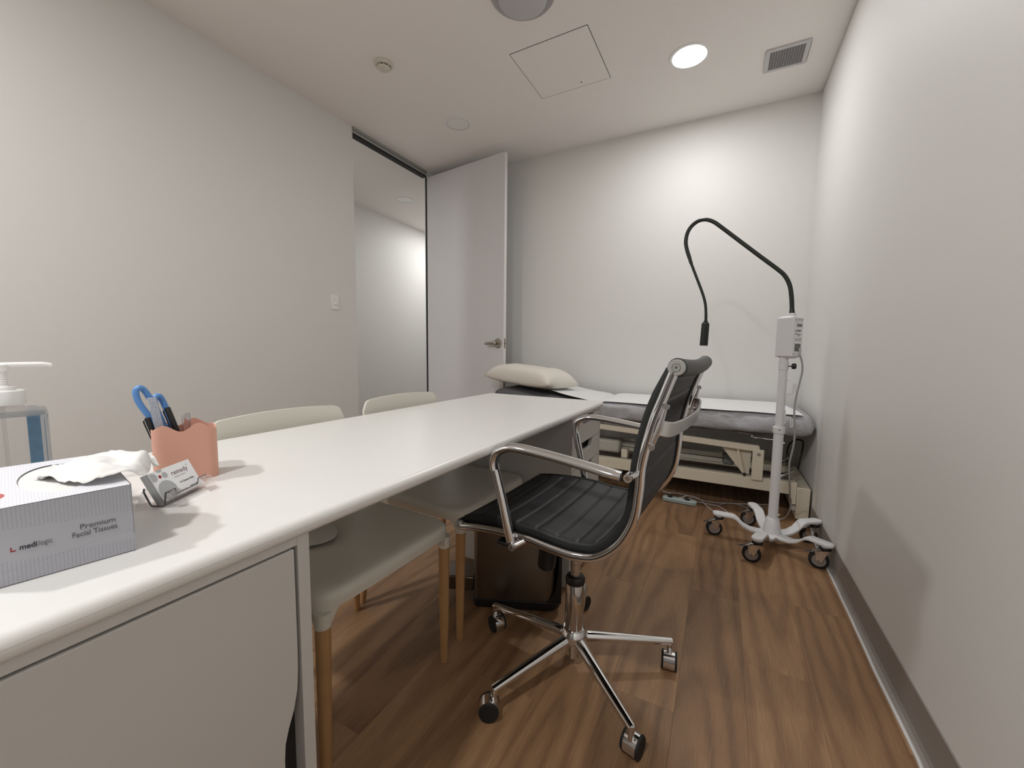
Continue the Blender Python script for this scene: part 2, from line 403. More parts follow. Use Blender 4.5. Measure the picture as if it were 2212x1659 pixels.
vg = thing('air_vent', 'small square white eggcrate exhaust grille in the ceiling by the right wall', 'air vent', (.249, 3.069, H))
V, I = .111, .088
build(MB().box(-V, V, -V, -I, -.008, 0).box(-V, V, I, V, -.008, 0).box(-V, -I, -I, I, -.008, 0).box(I, V, -I, I, -.008, 0), 'frame', mat('grille_white', (.62, .60, .62), .4), vg, bevel=.002)
build(MB().box(-I, I, -I, I, -.001, 0), 'backing', darkvoid, vg, smooth=False)
gg = MB()
for i in range(1, 13): gx = -I+2*I*i/13; gg.box(gx-.0012, gx+.0012, -I, I, -.0065, -.001)
for i in range(1, 26): gy = -I+2*I*i/26; gg.box(-I, I, gy-.0008, gy+.0008, -.0055, -.001)
o = build(gg, 'grid', mat('grille_grey', (.42, .41, .42), .5), vg, smooth=False); o['kind'] = 'stuff'

dd = thing('air_diffuser', 'large round white air diffuser disc hanging just below the ceiling, cut by the top edge', 'air diffuser', (-.985, 1.958, H))
build(MB().lathe([(.168, -.0005), (.160, -.010), (.140, -.006), (.115, -.001)], 64, close=False), 'outer_ring', mat('diffuser_ring', (.5, .48, .48), .5), dd)
build(MB().lathe([(.012, -.001), (.012, -.030)], 16), 'stem', whitepl, dd)
build(MB().lathe([(.118, -.024), (.122, -.028), (.121, -.034), (.112, -.038), (.0005, -.040)], 64), 'disc', mat('diffuser_disc', (.56, .55, .57), .5), dd)

sd = thing('smoke_detector', 'small round cream smoke detector with dark slots on the ceiling', 'smoke detector', (-1.988, 2.015, H))
build(MB().lathe([(.058, 0), (.058, -.010), (.050, -.018)], 40), 'base', mat('detector_cream', (.70, .67, .58), .5), sd)
build(MB().lathe([(.034, -.018), (.034, -.026)], 32), 'chamber', darkvoid, sd)
rb = MB()
for i in range(8):
    a = 2*PI*i/8; c, s = math.cos(a), math.sin(a)
    rb.cyl((c*.036, s*.036, -.017), (c*.036, s*.036, -.027), .0035, seg=8)
build(rb, 'ribs', mat('detector_cream', (0, 0, 0)), sd)
build(MB().lathe([(.040, -.026), (.038, -.032), (.026, -.040), (.001, -.042)], 32), 'cap', mat('detector_cream', (0, 0, 0)), sd)
build(MB().lathe([(.003, -.018), (.002, -.021)], 10, c=(.040, .018, 0)), 'indicator', blackpl, sd)

# ================================================================== DESK
TH = -.018
ct, st = math.cos(TH), math.sin(TH)
def D(x, y, z=0): return (x*ct-y*st, x*st+y*ct, z)
DT, ZT = .77, .029
X0, X1, YE, YS = -1.2336, -.5567, 1.9967, -.85
# worktop
wt = thing('desk', 'long white laminate desk top with rounded edges spanning both cabinets', 'desk', D((X0+X1)/2, (YE+YS)/2, DT-ZT), TH)
wx, wy = (X1-X0), (YE-YS)
tp = MB().prism(rrect(wx, wy, .014, 5), 0, ZT)
build(tp, 'slab', whitelam, wt, bevel=.0125, seg=6)
ZU = DT-ZT-.0004
XC = -.5658-.022   # carcass front face sits just behind the fronts
# near cabinet
cb = thing('desk_cabinet', 'white desk cabinet under the near end of the desk top with one large door', 'cabinet', D(-.9, 0, 0), TH)
def L(x, y): return (x+.9, y)
xf = -.5658+.9
cab = MB()
xb_ = -.27
cab.box(xb_, xf-.001, .362, .3814, .0, ZU)                 # right side panel
cab.box(xb_, xf-.001, -.62, -.602, .0, ZU)
cab.box(xb_, xf-.0012, -.602, .362, ZU-.013, ZU); cab.box(xb_, xf-.02, -.602, .362, .04, .058)
cab.box(xb_, xb_+.016, -.602, .362, .058, ZU-.018)
build(cab, 'carcass', mat('cabinet_white', (.60, .585, .56), .35, var=.01), cb, bevel=.0006, smooth=False)
build(MB().box(xf-.05, xf-.024, -.600, .361, .0585, ZU-.0185), 'dark_infill', darkvoid, cb, smooth=False)  # dark block behind the door, standing for the shade inside the cabinet
# door with a scooped finger cut-out on its right edge
poly = [(-.60, .045), (-.60, ZU-.0165), (.3565, ZU-.0165), (.3565, .56), (.3560, .53), (.3535, .497), (.347, .469), (.338, .446), (.332, .425), (.330, .40), (.330, .30), (.334, .27), (.345, .235), (.3565, .20), (.3565, .045)]
dm = MB().prism(poly[::-1], xf-.019, xf-.0005, 'x')
build(dm, 'door', mat('cabinet_white', (0, 0, 0)), cb, bevel=.0015, smooth=False)
# drawer pedestal at far end
pd = thing('drawer_cabinet', 'white drawer pedestal with scooped drawer fronts under the far end of the desk', 'drawer cabinet', D(-.9, 1.77, 0), TH)
ya, yb = -.2002, .1998
pc = MB(); xbk = -.262
pc.box(xbk, xf-.0005, ya, ya+.016, 0, ZU).box(xbk, xf-.0005, yb-.016, yb, 0, ZU).box(xbk, xf-.0012, ya+.016, yb-.016, ZU-.006, ZU)
pc.box(xbk, xf-.02, ya+.016, yb-.016, .0, .03).box(xbk, xbk+.012, ya+.016, yb-.016, .03, ZU-.016)
build(pc, 'carcass', mat('cabinet_white', (0, 0, 0)), pd, bevel=.0006, smooth=False)
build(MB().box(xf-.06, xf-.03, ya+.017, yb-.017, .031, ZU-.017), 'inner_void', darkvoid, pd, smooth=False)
zs = [ZU-.008, .612, .507, .262, .03]
for i in range(4):
    zt, zb = zs[i]-.0015, zs[i+1]+.0015
    yc = 0.0; hw = .095; dp = .036
    P = [(ya+.018, zb), (yb-.018, zb), (yb-.018, zt)]
    for tt in [j/10 for j in range(11)]:
        yy = yc+hw-(2*hw)*tt
        e = min(1, min(tt, 1-tt)*4.2); e = e*e*(3-2*e)
        P.append((yy, zt-dp*e))
    P.append((ya+.018, zt))
    build(MB().prism(P, xf-.018, xf-.001, 'x'), 'drawer', mat('cabinet_white', (0, 0, 0)), pd, bevel=.001, smooth=False)

# ================================================================== WHITE SIDE CHAIRS
def make_side_chair():
    t = thing('side_chair', 'x', 'chair', (0, 0, 0))
    mb = MB(); NA = 64; rings = []
    A, B_ = .252, .242
    def se(th, k):
        c, s = math.cos(th), math.sin(th); p = 2/7.5
        return (A*k*math.copysign(abs(c)**p, c), B_*k*math.copysign(abs(s)**p, s))
    def corner(th):
        c, s = abs(math.cos(th)), abs(math.sin(th)); return max(0, min(1, (min(c, s)/.7071-.52)/.40))
    vs = []; levels = []
    for k, z in ((.02, -.014), (.25, -.013), (.5, -.011), (.7, -.007), (.83, -.002), (.92, 0), (.965, -.003), (.99, -.010), (1, -.020)):
        levels.append([(*se(2*PI*i/NA, k), .478+z) for i in range(NA)])
    for q in (.33, .66, 1):
        row = []
        for i in range(NA):
            th = 2*PI*i/NA; cw = min(1, corner(th)*1.25); cw = cw*cw*(3-2*cw); zb = .437-.042*cw
            x, y = se(th, 1-.01*q); row.append((x, y, .458+(zb-.458)*q))
        levels.append(row)
    row = []
    for i in range(NA):
        th = 2*PI*i/NA; cw = corner(th); cw = cw*cw*(3-2*cw); x, y = se(th, .955); row.append((x, y, .437-.039*cw))
    levels.append(row); levels.append([(*se(2*PI*i/NA, .93), .458) for i in range(NA)]); levels.append([(*se(2*PI*i/NA, .5), .456) for i in range(NA)])
    for l in levels: vs += l
    fs = []
    for j in range(len(levels)-1):
        for i in range(NA): fs.append((j*NA+i, j*NA+(i+1) % NA, (j+1)*NA+(i+1) % NA, (j+1)*NA+i))
    fs.append(tuple(range(NA))); fs.append(tuple((len(levels)-1)*NA+i for i in range(NA)))
    mb.add(vs, fs)
    seat = build(mb, 'seat', shellm, t, ang=50)
    # backrest, wrapping slightly
    def bk(u, v, off):
        lat = (u-.5)*2; yw = .232-.014*v
        # rounded outline: pull the ends of the top down
        a = abs(lat)
        z = .452+.372*v
        if v > .5:
            q = max(0, (a-.84)/.16); z -= (v-.5)/.5*.036*(1-math.sqrt(max(0, 1-q*q)))+.010*a*a
        y = lat*yw
        xx = -.226-.042*(v**.85)+.022*lat*lat*(.6+.4*v)*min(1, v*1.5)
        return (xx-off, y, z)
    bb = MB().grid(lambda u, v: bk(u, v, 0), 28, 14, lambda u, v: bk(u, v, .010))
    build(bb, 'backrest', shellm, t, ang=50)
    for sx in (1, -1):
        for sy in (1, -1):
            lx, ly = (.225 if sx > 0 else -.205), sy*.216
            dx, dy = (-.004 if sx > 0 else -.035), (sy*.002 if sx > 0 else sy*.036)
            a = Vector((lx, ly, .432)); b = Vector((lx+dx*.12, ly+dy*.12, .397))
            build(MB().tube([a, b], [.0190, .0190], 20), 'leg_socket', shellm, t)
            c = Vector((lx+dx, ly+dy, 0.0))
            build(MB().tube([b+(a-b)*.1, b, b+(c-b)*.5, b+(c-b)*.97, c], [.0175, .0175, .0155, .0118, .0105], 16), 'leg', beech, t)
    return t
ch = make_side_chair()
ch.location = (-.992, .791, 0); ch.rotation_euler = (0, 0, math.radians(-1.8))
ch['label'] = 'nearer cream plastic side chair with beech legs, pushed under the desk beside the door cabinet'
ch2 = copy_tree(ch); ch2.location = (-.990, 1.334, 0); ch2.rotation_euler = (0, 0, math.radians(-2.0))
ch2['label'] = 'farther cream plastic side chair with beech legs, pushed under the desk towards the doorway'
for c in (ch, ch2): c['group'] = 'cream side chairs behind the desk'
pdm = MB(); pp = rrect(.20, .14, .055, 8)
pdm.prism(pp, 0, .007)
pad = build(pdm, 'seat_pad', mat('pale_pad', (.72, .69, .64), .6), None, bevel=.0012)
pad.location = (-1.065, .715, .4730); pad.rotation_euler = (0, 0, math.radians(60))
tag(pad, 'thin pale rounded pad lying on the seat of the nearer side chair', 'pad')

# ================================================================== OFFICE CHAIR
oc = thing('office_chair', 'black ribbed office chair with chrome frame, armrests and five-caster base beside the desk', 'office chair', (-.384, 1.190, 0), math.radians(176))
HWF = .255
prof = smooth_path([(.262, 0, .505), (.225, 0, .5125), (.175, 0, .519), (.12, 0, .5235), (.04, 0, .524), (-.04, 0, .517), (-.10, 0, .5165), (-.155, 0, .530), (-.206, 0, .575), (-.238, 0, .640), (-.248, 0, .713), (-.252, 0, .775), (-.272, 0, .870), (-.291, 0, .927), (-.311, 0, .985)], 7)
pn = []
for i, p in enumerate(prof):
    t_ = (prof[min(i+1, len(prof)-1)]-prof[max(i-1, 0)]).normalized(); pn.append(Vector((t_.z, 0, -t_.x)))  # normal toward sitter
if pn[3].z < 0: pn = [-n for n in pn]
arc = [0]
for i in range(1, len(prof)): arc.append(arc[-1]+(prof[i]-prof[i-1]).length)
TL = arc[-1]; rib = .060
def pat(s):
    s = max(0, min(TL, s))
    for i in range(len(arc)-1):
        if arc[i+1] >= s:
            q = (s-arc[i])/max(1e-9, arc[i+1]-arc[i]); return prof[i].lerp(prof[i+1], q), pn[i].lerp(pn[i+1], q).normalized()
    return prof[-1], pn[-1]
HW = .236
def sl(u, v, off):
    s = .016+u*(TL-.020); p, n = pat(s); y = (v-.5)*2*HW
    g = abs(((s/rib) % 1)-.5)*2        # 1 at seam
    a = abs(v-.5)*2
    e = max(0, 1-max(0, (a-.93)/.07)**2)
    dip = -.0062*max(0, (g-.78)/.22)**1.7*(1 if a < .955 else 0)
    side = (.010+.006*a**4)*(1-.75*max(0, min(1, (s-(TL-.055))/.05))**1.5)
    if off > 0: q = p+n*(side+.010*math.sqrt(e)+dip-.004*(1-a*a))
    else: q = p+n*(side-.012-dip)
    return (q.x, y, q.z)
sling = MB().grid(lambda u, v: sl(u, v, 1), 220, 30, lambda u, v: sl(u, v, -1))
build(sling, 'sling_seat', leather, oc, ang=50)
for s_ in (1, -1):
    e = MB(); ps = []
    for i in range(2, len(prof)): ps.append(Vector((prof[i].x, s_*(HW+.0015), prof[i].z))+pn[i]*(.0125-.007*max(0, min(1, (arc[i]-(TL-.06))/.06))))
    e.tube(ps, 1, sec=[(.003*math.cos(2*PI*k/10), .0135*math.sin(2*PI*k/10)) for k in range(10)], up=(0, 1, 0)) if False else None
    e.tube(ps, 1, sec=[(.0135*math.cos(2*PI*k/12), .0045*math.sin(2*PI*k/12)) for k in range(12)], up=(0, 1, 0))
    build(e, 'edge_piping', leatheredge, oc)
    # chrome side rail: flat-oval bar following the profile
    r_ = MB(); ps = [Vector((p.x, s_*HWF, p.z))-pn[i]*.002 for i, p in enumerate(prof)]
    sec = [(.0105*math.copysign(abs(math.cos(a))**.7, math.cos(a)), .0085*math.copysign(abs(math.sin(a))**.7, math.sin(a))) for a in [2*PI*k/16 for k in range(16)]]
    r_.tube(ps, 1, sec=sec, up=(0, 1, 0))
    build(r_, 'side_rail', chrome, oc)
    # groove strip on the rail
    g_ = MB(); ps = [Vector((p.x, s_*(HWF+.0082), p.z))-pn[i]*.002 for i, p in enumerate(prof)]
    g_.tube(ps, .0016, 8); build(g_, 'rail_groove', mat('dark_chrome', (.12, .11, .11), .2, 1.0), oc)
# rolled ends
def roll(c, r0, r1, name, capname, m):
    mb = MB(); ps = []; rs = []
    for i in range(21):
        v = i/20; y = (v-.5)*2*(HWF-.006); a = abs(v-.5)*2
        ps.append(Vector((c[0]-.006*(1-a*a)*(1 if r0 > .018 else 0), y, c[1]-(.007 if r0 > .018 else .002)*(1-a**1.8))))
        rs.append(r1+(r0-r1)*a**2)
    mb.tube(ps, rs, 24, up=(0, 0, 1)); build(mb, name, m, oc)
    for s_ in (1, -1):
        cp = MB(); cp.T = Matrix.Translation((c[0], s_*(HWF-.006), c[1])) @ Matrix.Rotation(-s_*PI/2, 4, 'X')
        R_ = r0-.0028
        cp.lathe([(R_, 0), (R_, .012), (R_-.002, .0145), (R_*.52, .0145), (R_*.50, .012), (R_*.44, .012), (R_*.42, .0155), (R_*.20, .0155), (R_*.16, .011), (.0003, .011)], 36)
        build(cp, capname, mat('brushed_cap', (.50, .49, .47), .35, .5), oc)
roll((-.318, .993), .0205, .0200, 'top_roll', 'end_cap', leathergrey)
roll((.268, .507), .0150, .0140, 'front_roll', 'end_cap', leatheredge)
# arm loops
for s_ in (1, -1):
    y = s_*(HWF+.022)
    P = [(.078, y-s_*.006, .513), (.088, y-s_*.002, .560), (.105, y, .63), (.120, y+s_*.002, .685), (.128, y+s_*.003, .722), (.118, y+s_*.003, .752), (.088, y+s_*.003, .769), (.055, y+s_*.003, .773), (0, y+s_*.003, .770), (-.10, y+s_*.003, .760), (-.185, y+s_*.002, .749), (-.214, y, .745)]
    ps = smooth_path(P, 6)
    rs = []
    for p in ps:
        rs.append(1.0)
    sec = [(.0135*math.cos(a), .0105*math.sin(a)) for a in [2*PI*k/16 for k in range(16)]]
    # the armrest proper is a wide flattened oval, the post a round tube
    mb = MB(); arm_i = [i for i, p in enumerate(ps) if p.z > .70]
    post = ps[:arm_i[0]+1]; rest = ps[arm_i[0]:]
    mb.tube(post, .0130, 16, up=(0, 1, 0))
    mb.tube(rest, 1, sec=[(.0115*math.cos(a), .0185*math.sin(a)) for a in [2*PI*k/18 for k in range(18)]], up=(0, 1, 0))
    a_ = build(mb, 'armrest', chrome, oc)
    for (bx, bz) in ((-.232, .747), (.066, .505)):
        b = MB(); tgt = (-.248, .752) if bz > .6 else (.040, .520)
        b.tube([(bx, y, bz), (tgt[0], s_*HWF, tgt[1])], [.0085, .008], 14)
        b.tube([(bx, y-s_*.012, bz), (bx, y+s_*.012, bz)], [.0098, .0098], 20, up=(0, 0, 1))
        br = build(b, 'arm_bracket', chrome, oc)
        bl = MB(); bl.tube([(bx, y+s_*.012, bz), (bx, y+s_*.0135, bz)], [.0058, .005], 14, up=(0, 0, 1)); build(bl, 'bolt', nickel, br)
# rear brace across the back
br = MB(); ps = smooth_path([(-.290, .262, .862), (-.306, .250, .858), (-.312, .215, .855), (-.318, .15, .853), (-.323, .07, .853), (-.325, 0, .853), (-.323, -.07, .853), (-.318, -.15, .853), (-.312, -.215, .855), (-.306, -.250, .858), (-.290, -.262, .862)], 5)
br.tube(ps, 1, sec=[(.004, -.015), (.0045, 0), (.004, .015), (.001, .0175), (-.003, .015), (-.0035, 0), (-.003, -.015), (.001, -.0175)], up=(0, 0, 1))
bo = build(br, 'back_brace', chrome_s, oc)
for s_ in (1, -1):
    pl = MB(); pl.tube([(-.275, s_*.266, .812), (-.283, s_*.267, .840), (-.290, s_*.267, .862), (-.296, s_*.267, .885), (-.304, s_*.266, .915)], [.45, .8, 1.2, .8, .45], sec=[(.0062*math.cos(a), .0035*math.sin(a)) for a in [2*PI*k/10 for k in range(10)]], up=(0, 1, 0))
    for z_, x_ in ((.818, -.276), (.910, -.303)): pl.tube([(x_, s_*.266, z_), (x_, s_*.272, z_)], .0065, 12, up=(0, 0, 1))
    build(pl, 'brace_plate', chrome_s, bo)
# mechanism under the seat
build(MB().box(-.085, .10, -.075, .075, .455, .500), 'mechanism', blackpl, oc, bevel=.008)
build(MB().box(-.045, -.020, -.24, .24, .492, .506).box(.110, .135, -.24, .24, .496, .510), 'cross_bar', blackpl, oc, bevel=.003)
kn = MB(); kn.tube([(.080, .01, .455), (.092, .01, .39), (.099, .01, .315), (.100, .01, .305)], [.030, .030, .029, .023], 28); build(kn, 'tension_knob', blackpl, oc, bevel=.006)
lv = MB(); lv.tube([(.08, .07, .487), (.10, .16, .487), (.115, .222, .487)], .006, 10); lv.box(.10, .135, .20, .255, .482, .492); build(lv, 'tilt_lever', blackpl, oc, bevel=.002)
# gas lift
build(MB().lathe([(.0295, .118), (.0295, .285), (.0275, .288)], 36), 'lift_sleeve', mat('dark_mirror_chrome', (.55, .52, .49), .08, 1.0), oc)
build(MB().lathe([(.030, .284), (.031, .290), (.031, .300), (.026, .308), (.016, .310)], 32), 'lift_collar', blackpl, oc)
rod = MB(); pr = [(.0165, .300)]
for z_ in (.325, .350, .375, .400, .425):
    pr += [(.0165, z_-.001), (.0150, z_), (.0165, z_+.001)]
pr += [(.0165, .460)]
build(rod.lathe(pr, 24), 'lift_rod', chrome_s, oc, ang=20)
hub = MB().lathe([(.020, .035), (.022, .085), (.039, .092), (.045, .105), (.043, .120), (.034, .132), (.0297, .131)], 36)
build(hub, 'hub', chrome, oc)
casters = [(244.6, -62), (316.0, -14), (28.0, 6), (174.2, -122), (101.0, -18)]
CRAD = .320
for i, (ang_w, ax_w) in enumerate(casters):
    a = math.radians(ang_w-176); c, s = math.cos(a), math.sin(a)
    lg = MB(); R0, R1 = .030, CRAD
    z0, z1 = .102, .084
    lg.tube([(c*R0, s*R0, z0), (c*.15, s*.15, (z0+z1)/2+.002), (c*R1, s*R1, z1)], [1.55, 1.3, .95], up=(0, 0, 1),
            sec=[(.012*math.cos(q), .0105*math.sin(q)) for q in [2*PI*k/16 for k in range(16)]])
    lg.tube([(c*(R1-.006), s*(R1-.006), z1+.005), (c*(R1-.006), s*(R1-.006), z1-.018)], .0095, 14)
    lo = build(lg, 'base_leg', chrome, oc, ang=40)
    # caster: hood + two wheels
    ax = math.radians(ax_w-176); off = ax+PI/2
    cs = MB(); px, py = c*(R1-.006), s*(R1-.006)
    ox, oy = px+math.cos(off)*.014*(1 if i % 2 else -1), py+math.sin(off)*.014*(1 if i % 2 else -1)
    A = Vector((math.cos(ax), math.sin(ax), 0)); O = Vector((ox, oy, .0285))
    cs.tube([O-A*.020, O-A*.018, O+A*.018, O+A*.020], [.0255, .0275, .0275, .0255], 32)
    cs.tube([(px, py, .075), (px, py, .040)], .0075, 12)
    build(cs, 'caster_hood', chrome, lo, ang=40)
    for sg in (1, -1):
        wl = MB(); wl.tube([O+A*sg*.017, O+A*sg*.0215, O+A*sg*.0235], [.0283, .0278, .0265], 32); build(wl, 'caster_wheel', blackrub, lo, ang=40)

# ================================================================== EXAM COUCH
ec = thing('exam_couch', 'cream steel examination couch with grey covered mattress along the back wall', 'examination couch', (-.70, 3.21, 0))
def cx(x): return x+.70
def cy(y): return y-3.21
def quiltbox(x0, x1, y0, y1, z0, z1, r=.035, seed=0, amp=.006, rise=0.0, nx=60, sag=.0):
    """soft upholstered slab: superellipse section swept along x with wrinkles"""
    mb = MB(); NS = 44; rows = []
    for i in range(nx+1):
        u = i/nx; x = x0+(x1-x0)*u
        e = min(1, min(u, 1-u)*(x1-x0)/r); sc_ = math.sqrt(max(.0, 1-(1-e)**2))
        row = []
        for k in range(NS):
            a = 2*PI*k/NS; c, s = math.cos(a), math.sin(a)
            yy = math.copysign(abs(c)**.35, c)*((y1-y0)/2-r*(1-sc_)); zz = math.copysign(abs(s)**.5, s)*((z1-z0)/2-r*.9*(1-sc_))
            n = noise.noise(Vector((x*5+seed, yy*7, zz*16)))*amp+noise.noise(Vector((x*19+seed, yy*14, zz*30)))*amp*.5
            if zz > (z1-z0)/2*.8: n *= .25
            row.append((x, (y0+y1)/2+yy+(n if c > 0 else -n), (z0+z1)/2+zz+rise*(1-u)-abs(min(0, n))*.6))
        rows.append(row)
    vs = [p for r_ in rows for p in r_]
    fs = [(i*NS+k, i*NS+(k+1) % NS, (i+1)*NS+(k+1) % NS, (i+1)*NS+k) for i in range(nx) for k in range(NS)]
    fs += [tuple(range(NS)), tuple(nx*NS+k for k in range(NS))]
    return mb.add(vs, fs)
build(quiltbox(cx(-.80), cx(.508), cy(2.872), cy(3.545), .514, .652, seed=1, r=.06, amp=.020), 'mattress', sheetm, ec, ang=60)
build(quiltbox(cx(-1.675), cx(-.86), cy(2.872), cy(3.545), .545, .640, seed=5, r=.045, rise=.062, amp=.003), 'head_section', darkcover, ec, ang=60)
# bed deck
build(MB().box(cx(-.78), cx(.40), cy(2.93), cy(3.50), .500, .530).box(cx(-1.60), cx(-.84), cy(2.93), cy(3.50), .515, .540), 'deck', mat('dark_frame', (.10, .095, .085), .5), ec, bevel=.003)
# base frame
def bar(x0, x1, y0, y1, z0, z1, name='rail', m=cream, bev=.004): return build(MB().box(cx(x0), cx(x1), cy(y0), cy(y1), z0, z1), name, m, ec, bevel=bev)
bar(-1.555, .436, 2.895, 2.945, .162, .238); bar(-1.555, .436, 3.40, 3.45, .162, .238)
bar(.437, .503, 2.885, 3.46, .020, .214, 'end_frame'); bar(-1.622, -1.556, 2.885, 3.46, .020, .214, 'end_frame')
fo = bar(.408, .436, 2.890, 2.952, .105, .240, 'end_bracket')
for x_ in (-1.59, .47):
    for y_ in (2.93, 3.42):
        build(MB().lathe([(.020, 0), (.020, .012), (.010, .020)], 16, c=(cx(x_), cy(y_), 0)), 'foot', blackrub, ec)
bar(.195, .256, 2.880, 2.8945, .225, .420, 'post'); bar(-1.40, -1.34, 2.880, 2.8945, .225, .420, 'post')
for x_ in (.228, -1.37):
    b = MB(); b.tube([(cx(x_), cy(2.880), .391), (cx(x_), cy(2.874), .391)], [.010, .008], 16, up=(0, 0, 1)); build(b, 'pivot_bolt', chrome_s, ec)
bm_ = MB(); bm_.prism([(cx(-.95), .452), (cx(.215), .402), (cx(.235), .415), (cx(.228), .440), (cx(-.95), .488)], cy(2.896), cy(2.93), 'y'); build(bm_, 'lift_arm', cream, ec, bevel=.003)
gs = MB(); gs.prism([(cx(.020), .409), (cx(.150), .245), (cx(.185), .245), (cx(.193), .402)], cy(2.934), cy(2.940), 'y')
gs.prism([(cx(.11), .405), (cx(.150), .245), (cx(.158), .245), (cx(.12), .405)], cy(2.900), cy(2.934), 'y'); build(gs, 'gusset', cream, ec)
b = MB(); b.tube([(cx(.158), cy(2.898), .250), (cx(.158), cy(2.888), .250)], .010, 12, up=(0, 0, 1)); build(b, 'gusset_bolt', blackpl, ec)
ac = MB(); ac.box(cx(-.74), cx(.035), cy(3.10), cy(3.15), .255, .325); build(ac, 'actuator', mat('actuator_grey', (.50, .49, .42), .45), ec, bevel=.006)
build(MB().box(cx(-.74), cx(.035), cy(3.098), cy(3.1005), .288, .292), 'actuator_seam', darkvoid, ec, smooth=False)
build(MB().box(cx(.036), cx(.105), cy(3.095), cy(3.155), .245, .320), 'actuator_cap', mat('actuator_dark', (.20, .20, .19), .5), ec, bevel=.012)
build(MB().tube([(cx(.105), cy(3.125), .285), (cx(.19), cy(3.125), .28)], .011, 14), 'actuator_rod', chrome_s, ec)
bar(-.95, -.655, 3.02, 3.18, .245, .345, 'motor_cover', mat('cover_grey', (.52, .50, .44), .5), .02)
bar(-.630, -.585, 2.96, 3.02, .235, .300, 'motor_bracket')
build(MB().box(cx(-1.55), cx(.45), cy(3.06), cy(3.30), .150, .162), 'under_tray', mat('tray_grey', (.33, .31, .27), .5), ec, smooth=False)
build(MB().tube(smooth_path([(cx(.10), cy(2.94), .512), (cx(.185), cy(2.905), .506), (cx(.19), cy(2.90), .492), (cx(.31), cy(2.90), .488)], 4), .0035, 8), 'release_lever', chrome, ec)
build(MB().tube(smooth_path([(cx(.345), cy(2.93), .215), (cx(.347), cy(2.925), .25), (cx(.37), cy(2.93), .272), (cx(.425), cy(3.0), .285)], 5), .0075, 10), 'pedal_bar', chrome, ec)
build(MB().tube(smooth_path([(cx(.345), cy(2.97), .34), (cx(.40), cy(3.05), .355), (cx(.41), cy(3.1), .37)], 5), .0065, 10), 'pedal_bar', chrome, ec)
build(MB().tube(smooth_path([(cx(.41), cy(3.15), .30), (cx(.41), cy(3.15), .40), (cx(.44), cy(3.15), .45), (cx(.48), cy(3.15), .455), (cx(.49), cy(3.15), .42), (cx(.475), cy(3.12), .33), (cx(.465), cy(3.1), .27)], 6), .005, 8), 'hose', blackrub, ec)
build(MB().box(cx(.415), cx(.452), cy(2.92), cy(2.96), .055, .10), 'cable_socket', cablem, ec, bevel=.008)
# paper sheets: separate things lying on the couch
def sheet(fn, nu, nv, name, label, cat='paper sheet', group=None):
    mb = MB().grid(lambda u, v: fn(u, v, 0), nu, nv, lambda u, v: fn(u, v, -.0012))
    o = build(mb, name, paperm, None, ang=60); tag(o, label, cat, group); return o
def s1(u, v, d):
    x = -.785+1.225*u; y0 = 2.885+.012*math.sin(x*7); y = y0+(3.50-y0)*v
    if u > .93: y += (u-.93)/.07*(.30*(v > .0)*(1-v)*.35)
    x = x if u < .93 else x-(u-.93)/.07*.06*v
    z = .6565+.0022*noise.noise(Vector((x*6, y*6, 2)))
    if v < .05: z -= .004*(1-v/.05)
    if u < .03: z -= .006*(1-u/.03)
    return (x, y, z+d)
sheet(s1, 60, 14, 'paper_sheet', 'long white paper sheet laid over the main mattress of the couch', group='paper sheets on the couch')
def s2(u, v, d):
    x = -.80-.40*u; y = 2.885+(3.47-2.885)*v+.10*u*u*(1-v)
    z = .6455+.062*(max(0, (-.86-x))/.80)+.010*u**2+.012*max(0, (u-.62)/.38)**2*v+.0035*noise.noise(Vector((x*9, y*5, 8)))
    if x > -.87: z = .6465-.055*((x+.87)/.07)**2*.4
    z += .014*math.exp(-((v-.0)/.12)**2)*u
    z += .012*math.exp(-((v-.98)/.2)**2)*u
    return (x, y, z+.006+d)
sheet(s2, 26, 16, 'paper_sheet', 'short white paper sheet crumpled on the raised head section beside the pillow', group='paper sheets on the couch')
# pillow
pm = MB(); NU, NV = 36, 26
def pil(u, v, sgn):
    a, b = (u-.5)*2, (v-.5)*2
    px_ = .345*a*(1-.06*(1-b*b)*abs(a)**3*0)+.0; py_ = .230*b
    px_ *= 1-.055*(1-b*b)*abs(a)**6*1.0; py_ *= 1-.10*(1-a*a)*abs(b)**6
    hgt = (max(0, (1-a**4)*(1-b**4)))**.48*(.124 if sgn > 0 else .046)
    w_ = noise.noise(Vector((a*2.4, b*2.4, 1)))*.008+noise.noise(Vector((a*6, b*6, 5)))*.003
    return (px_, py_, sgn*hgt+w_*(hgt/.09))
pm.grid(lambda u, v: pil(u, v, 1), NU, NV); pm.grid(lambda u, v: pil(u, v, -1), NU, NV)
pw = build(pm, 'pillow', cotton, None, ang=80)
pw.location = (-1.460, 3.150, .759); pw.rotation_euler = (math.radians(-3), math.radians(4), math.radians(-13))
tag(pw, 'cream cotton pillow resting on the raised head end of the couch', 'pillow')

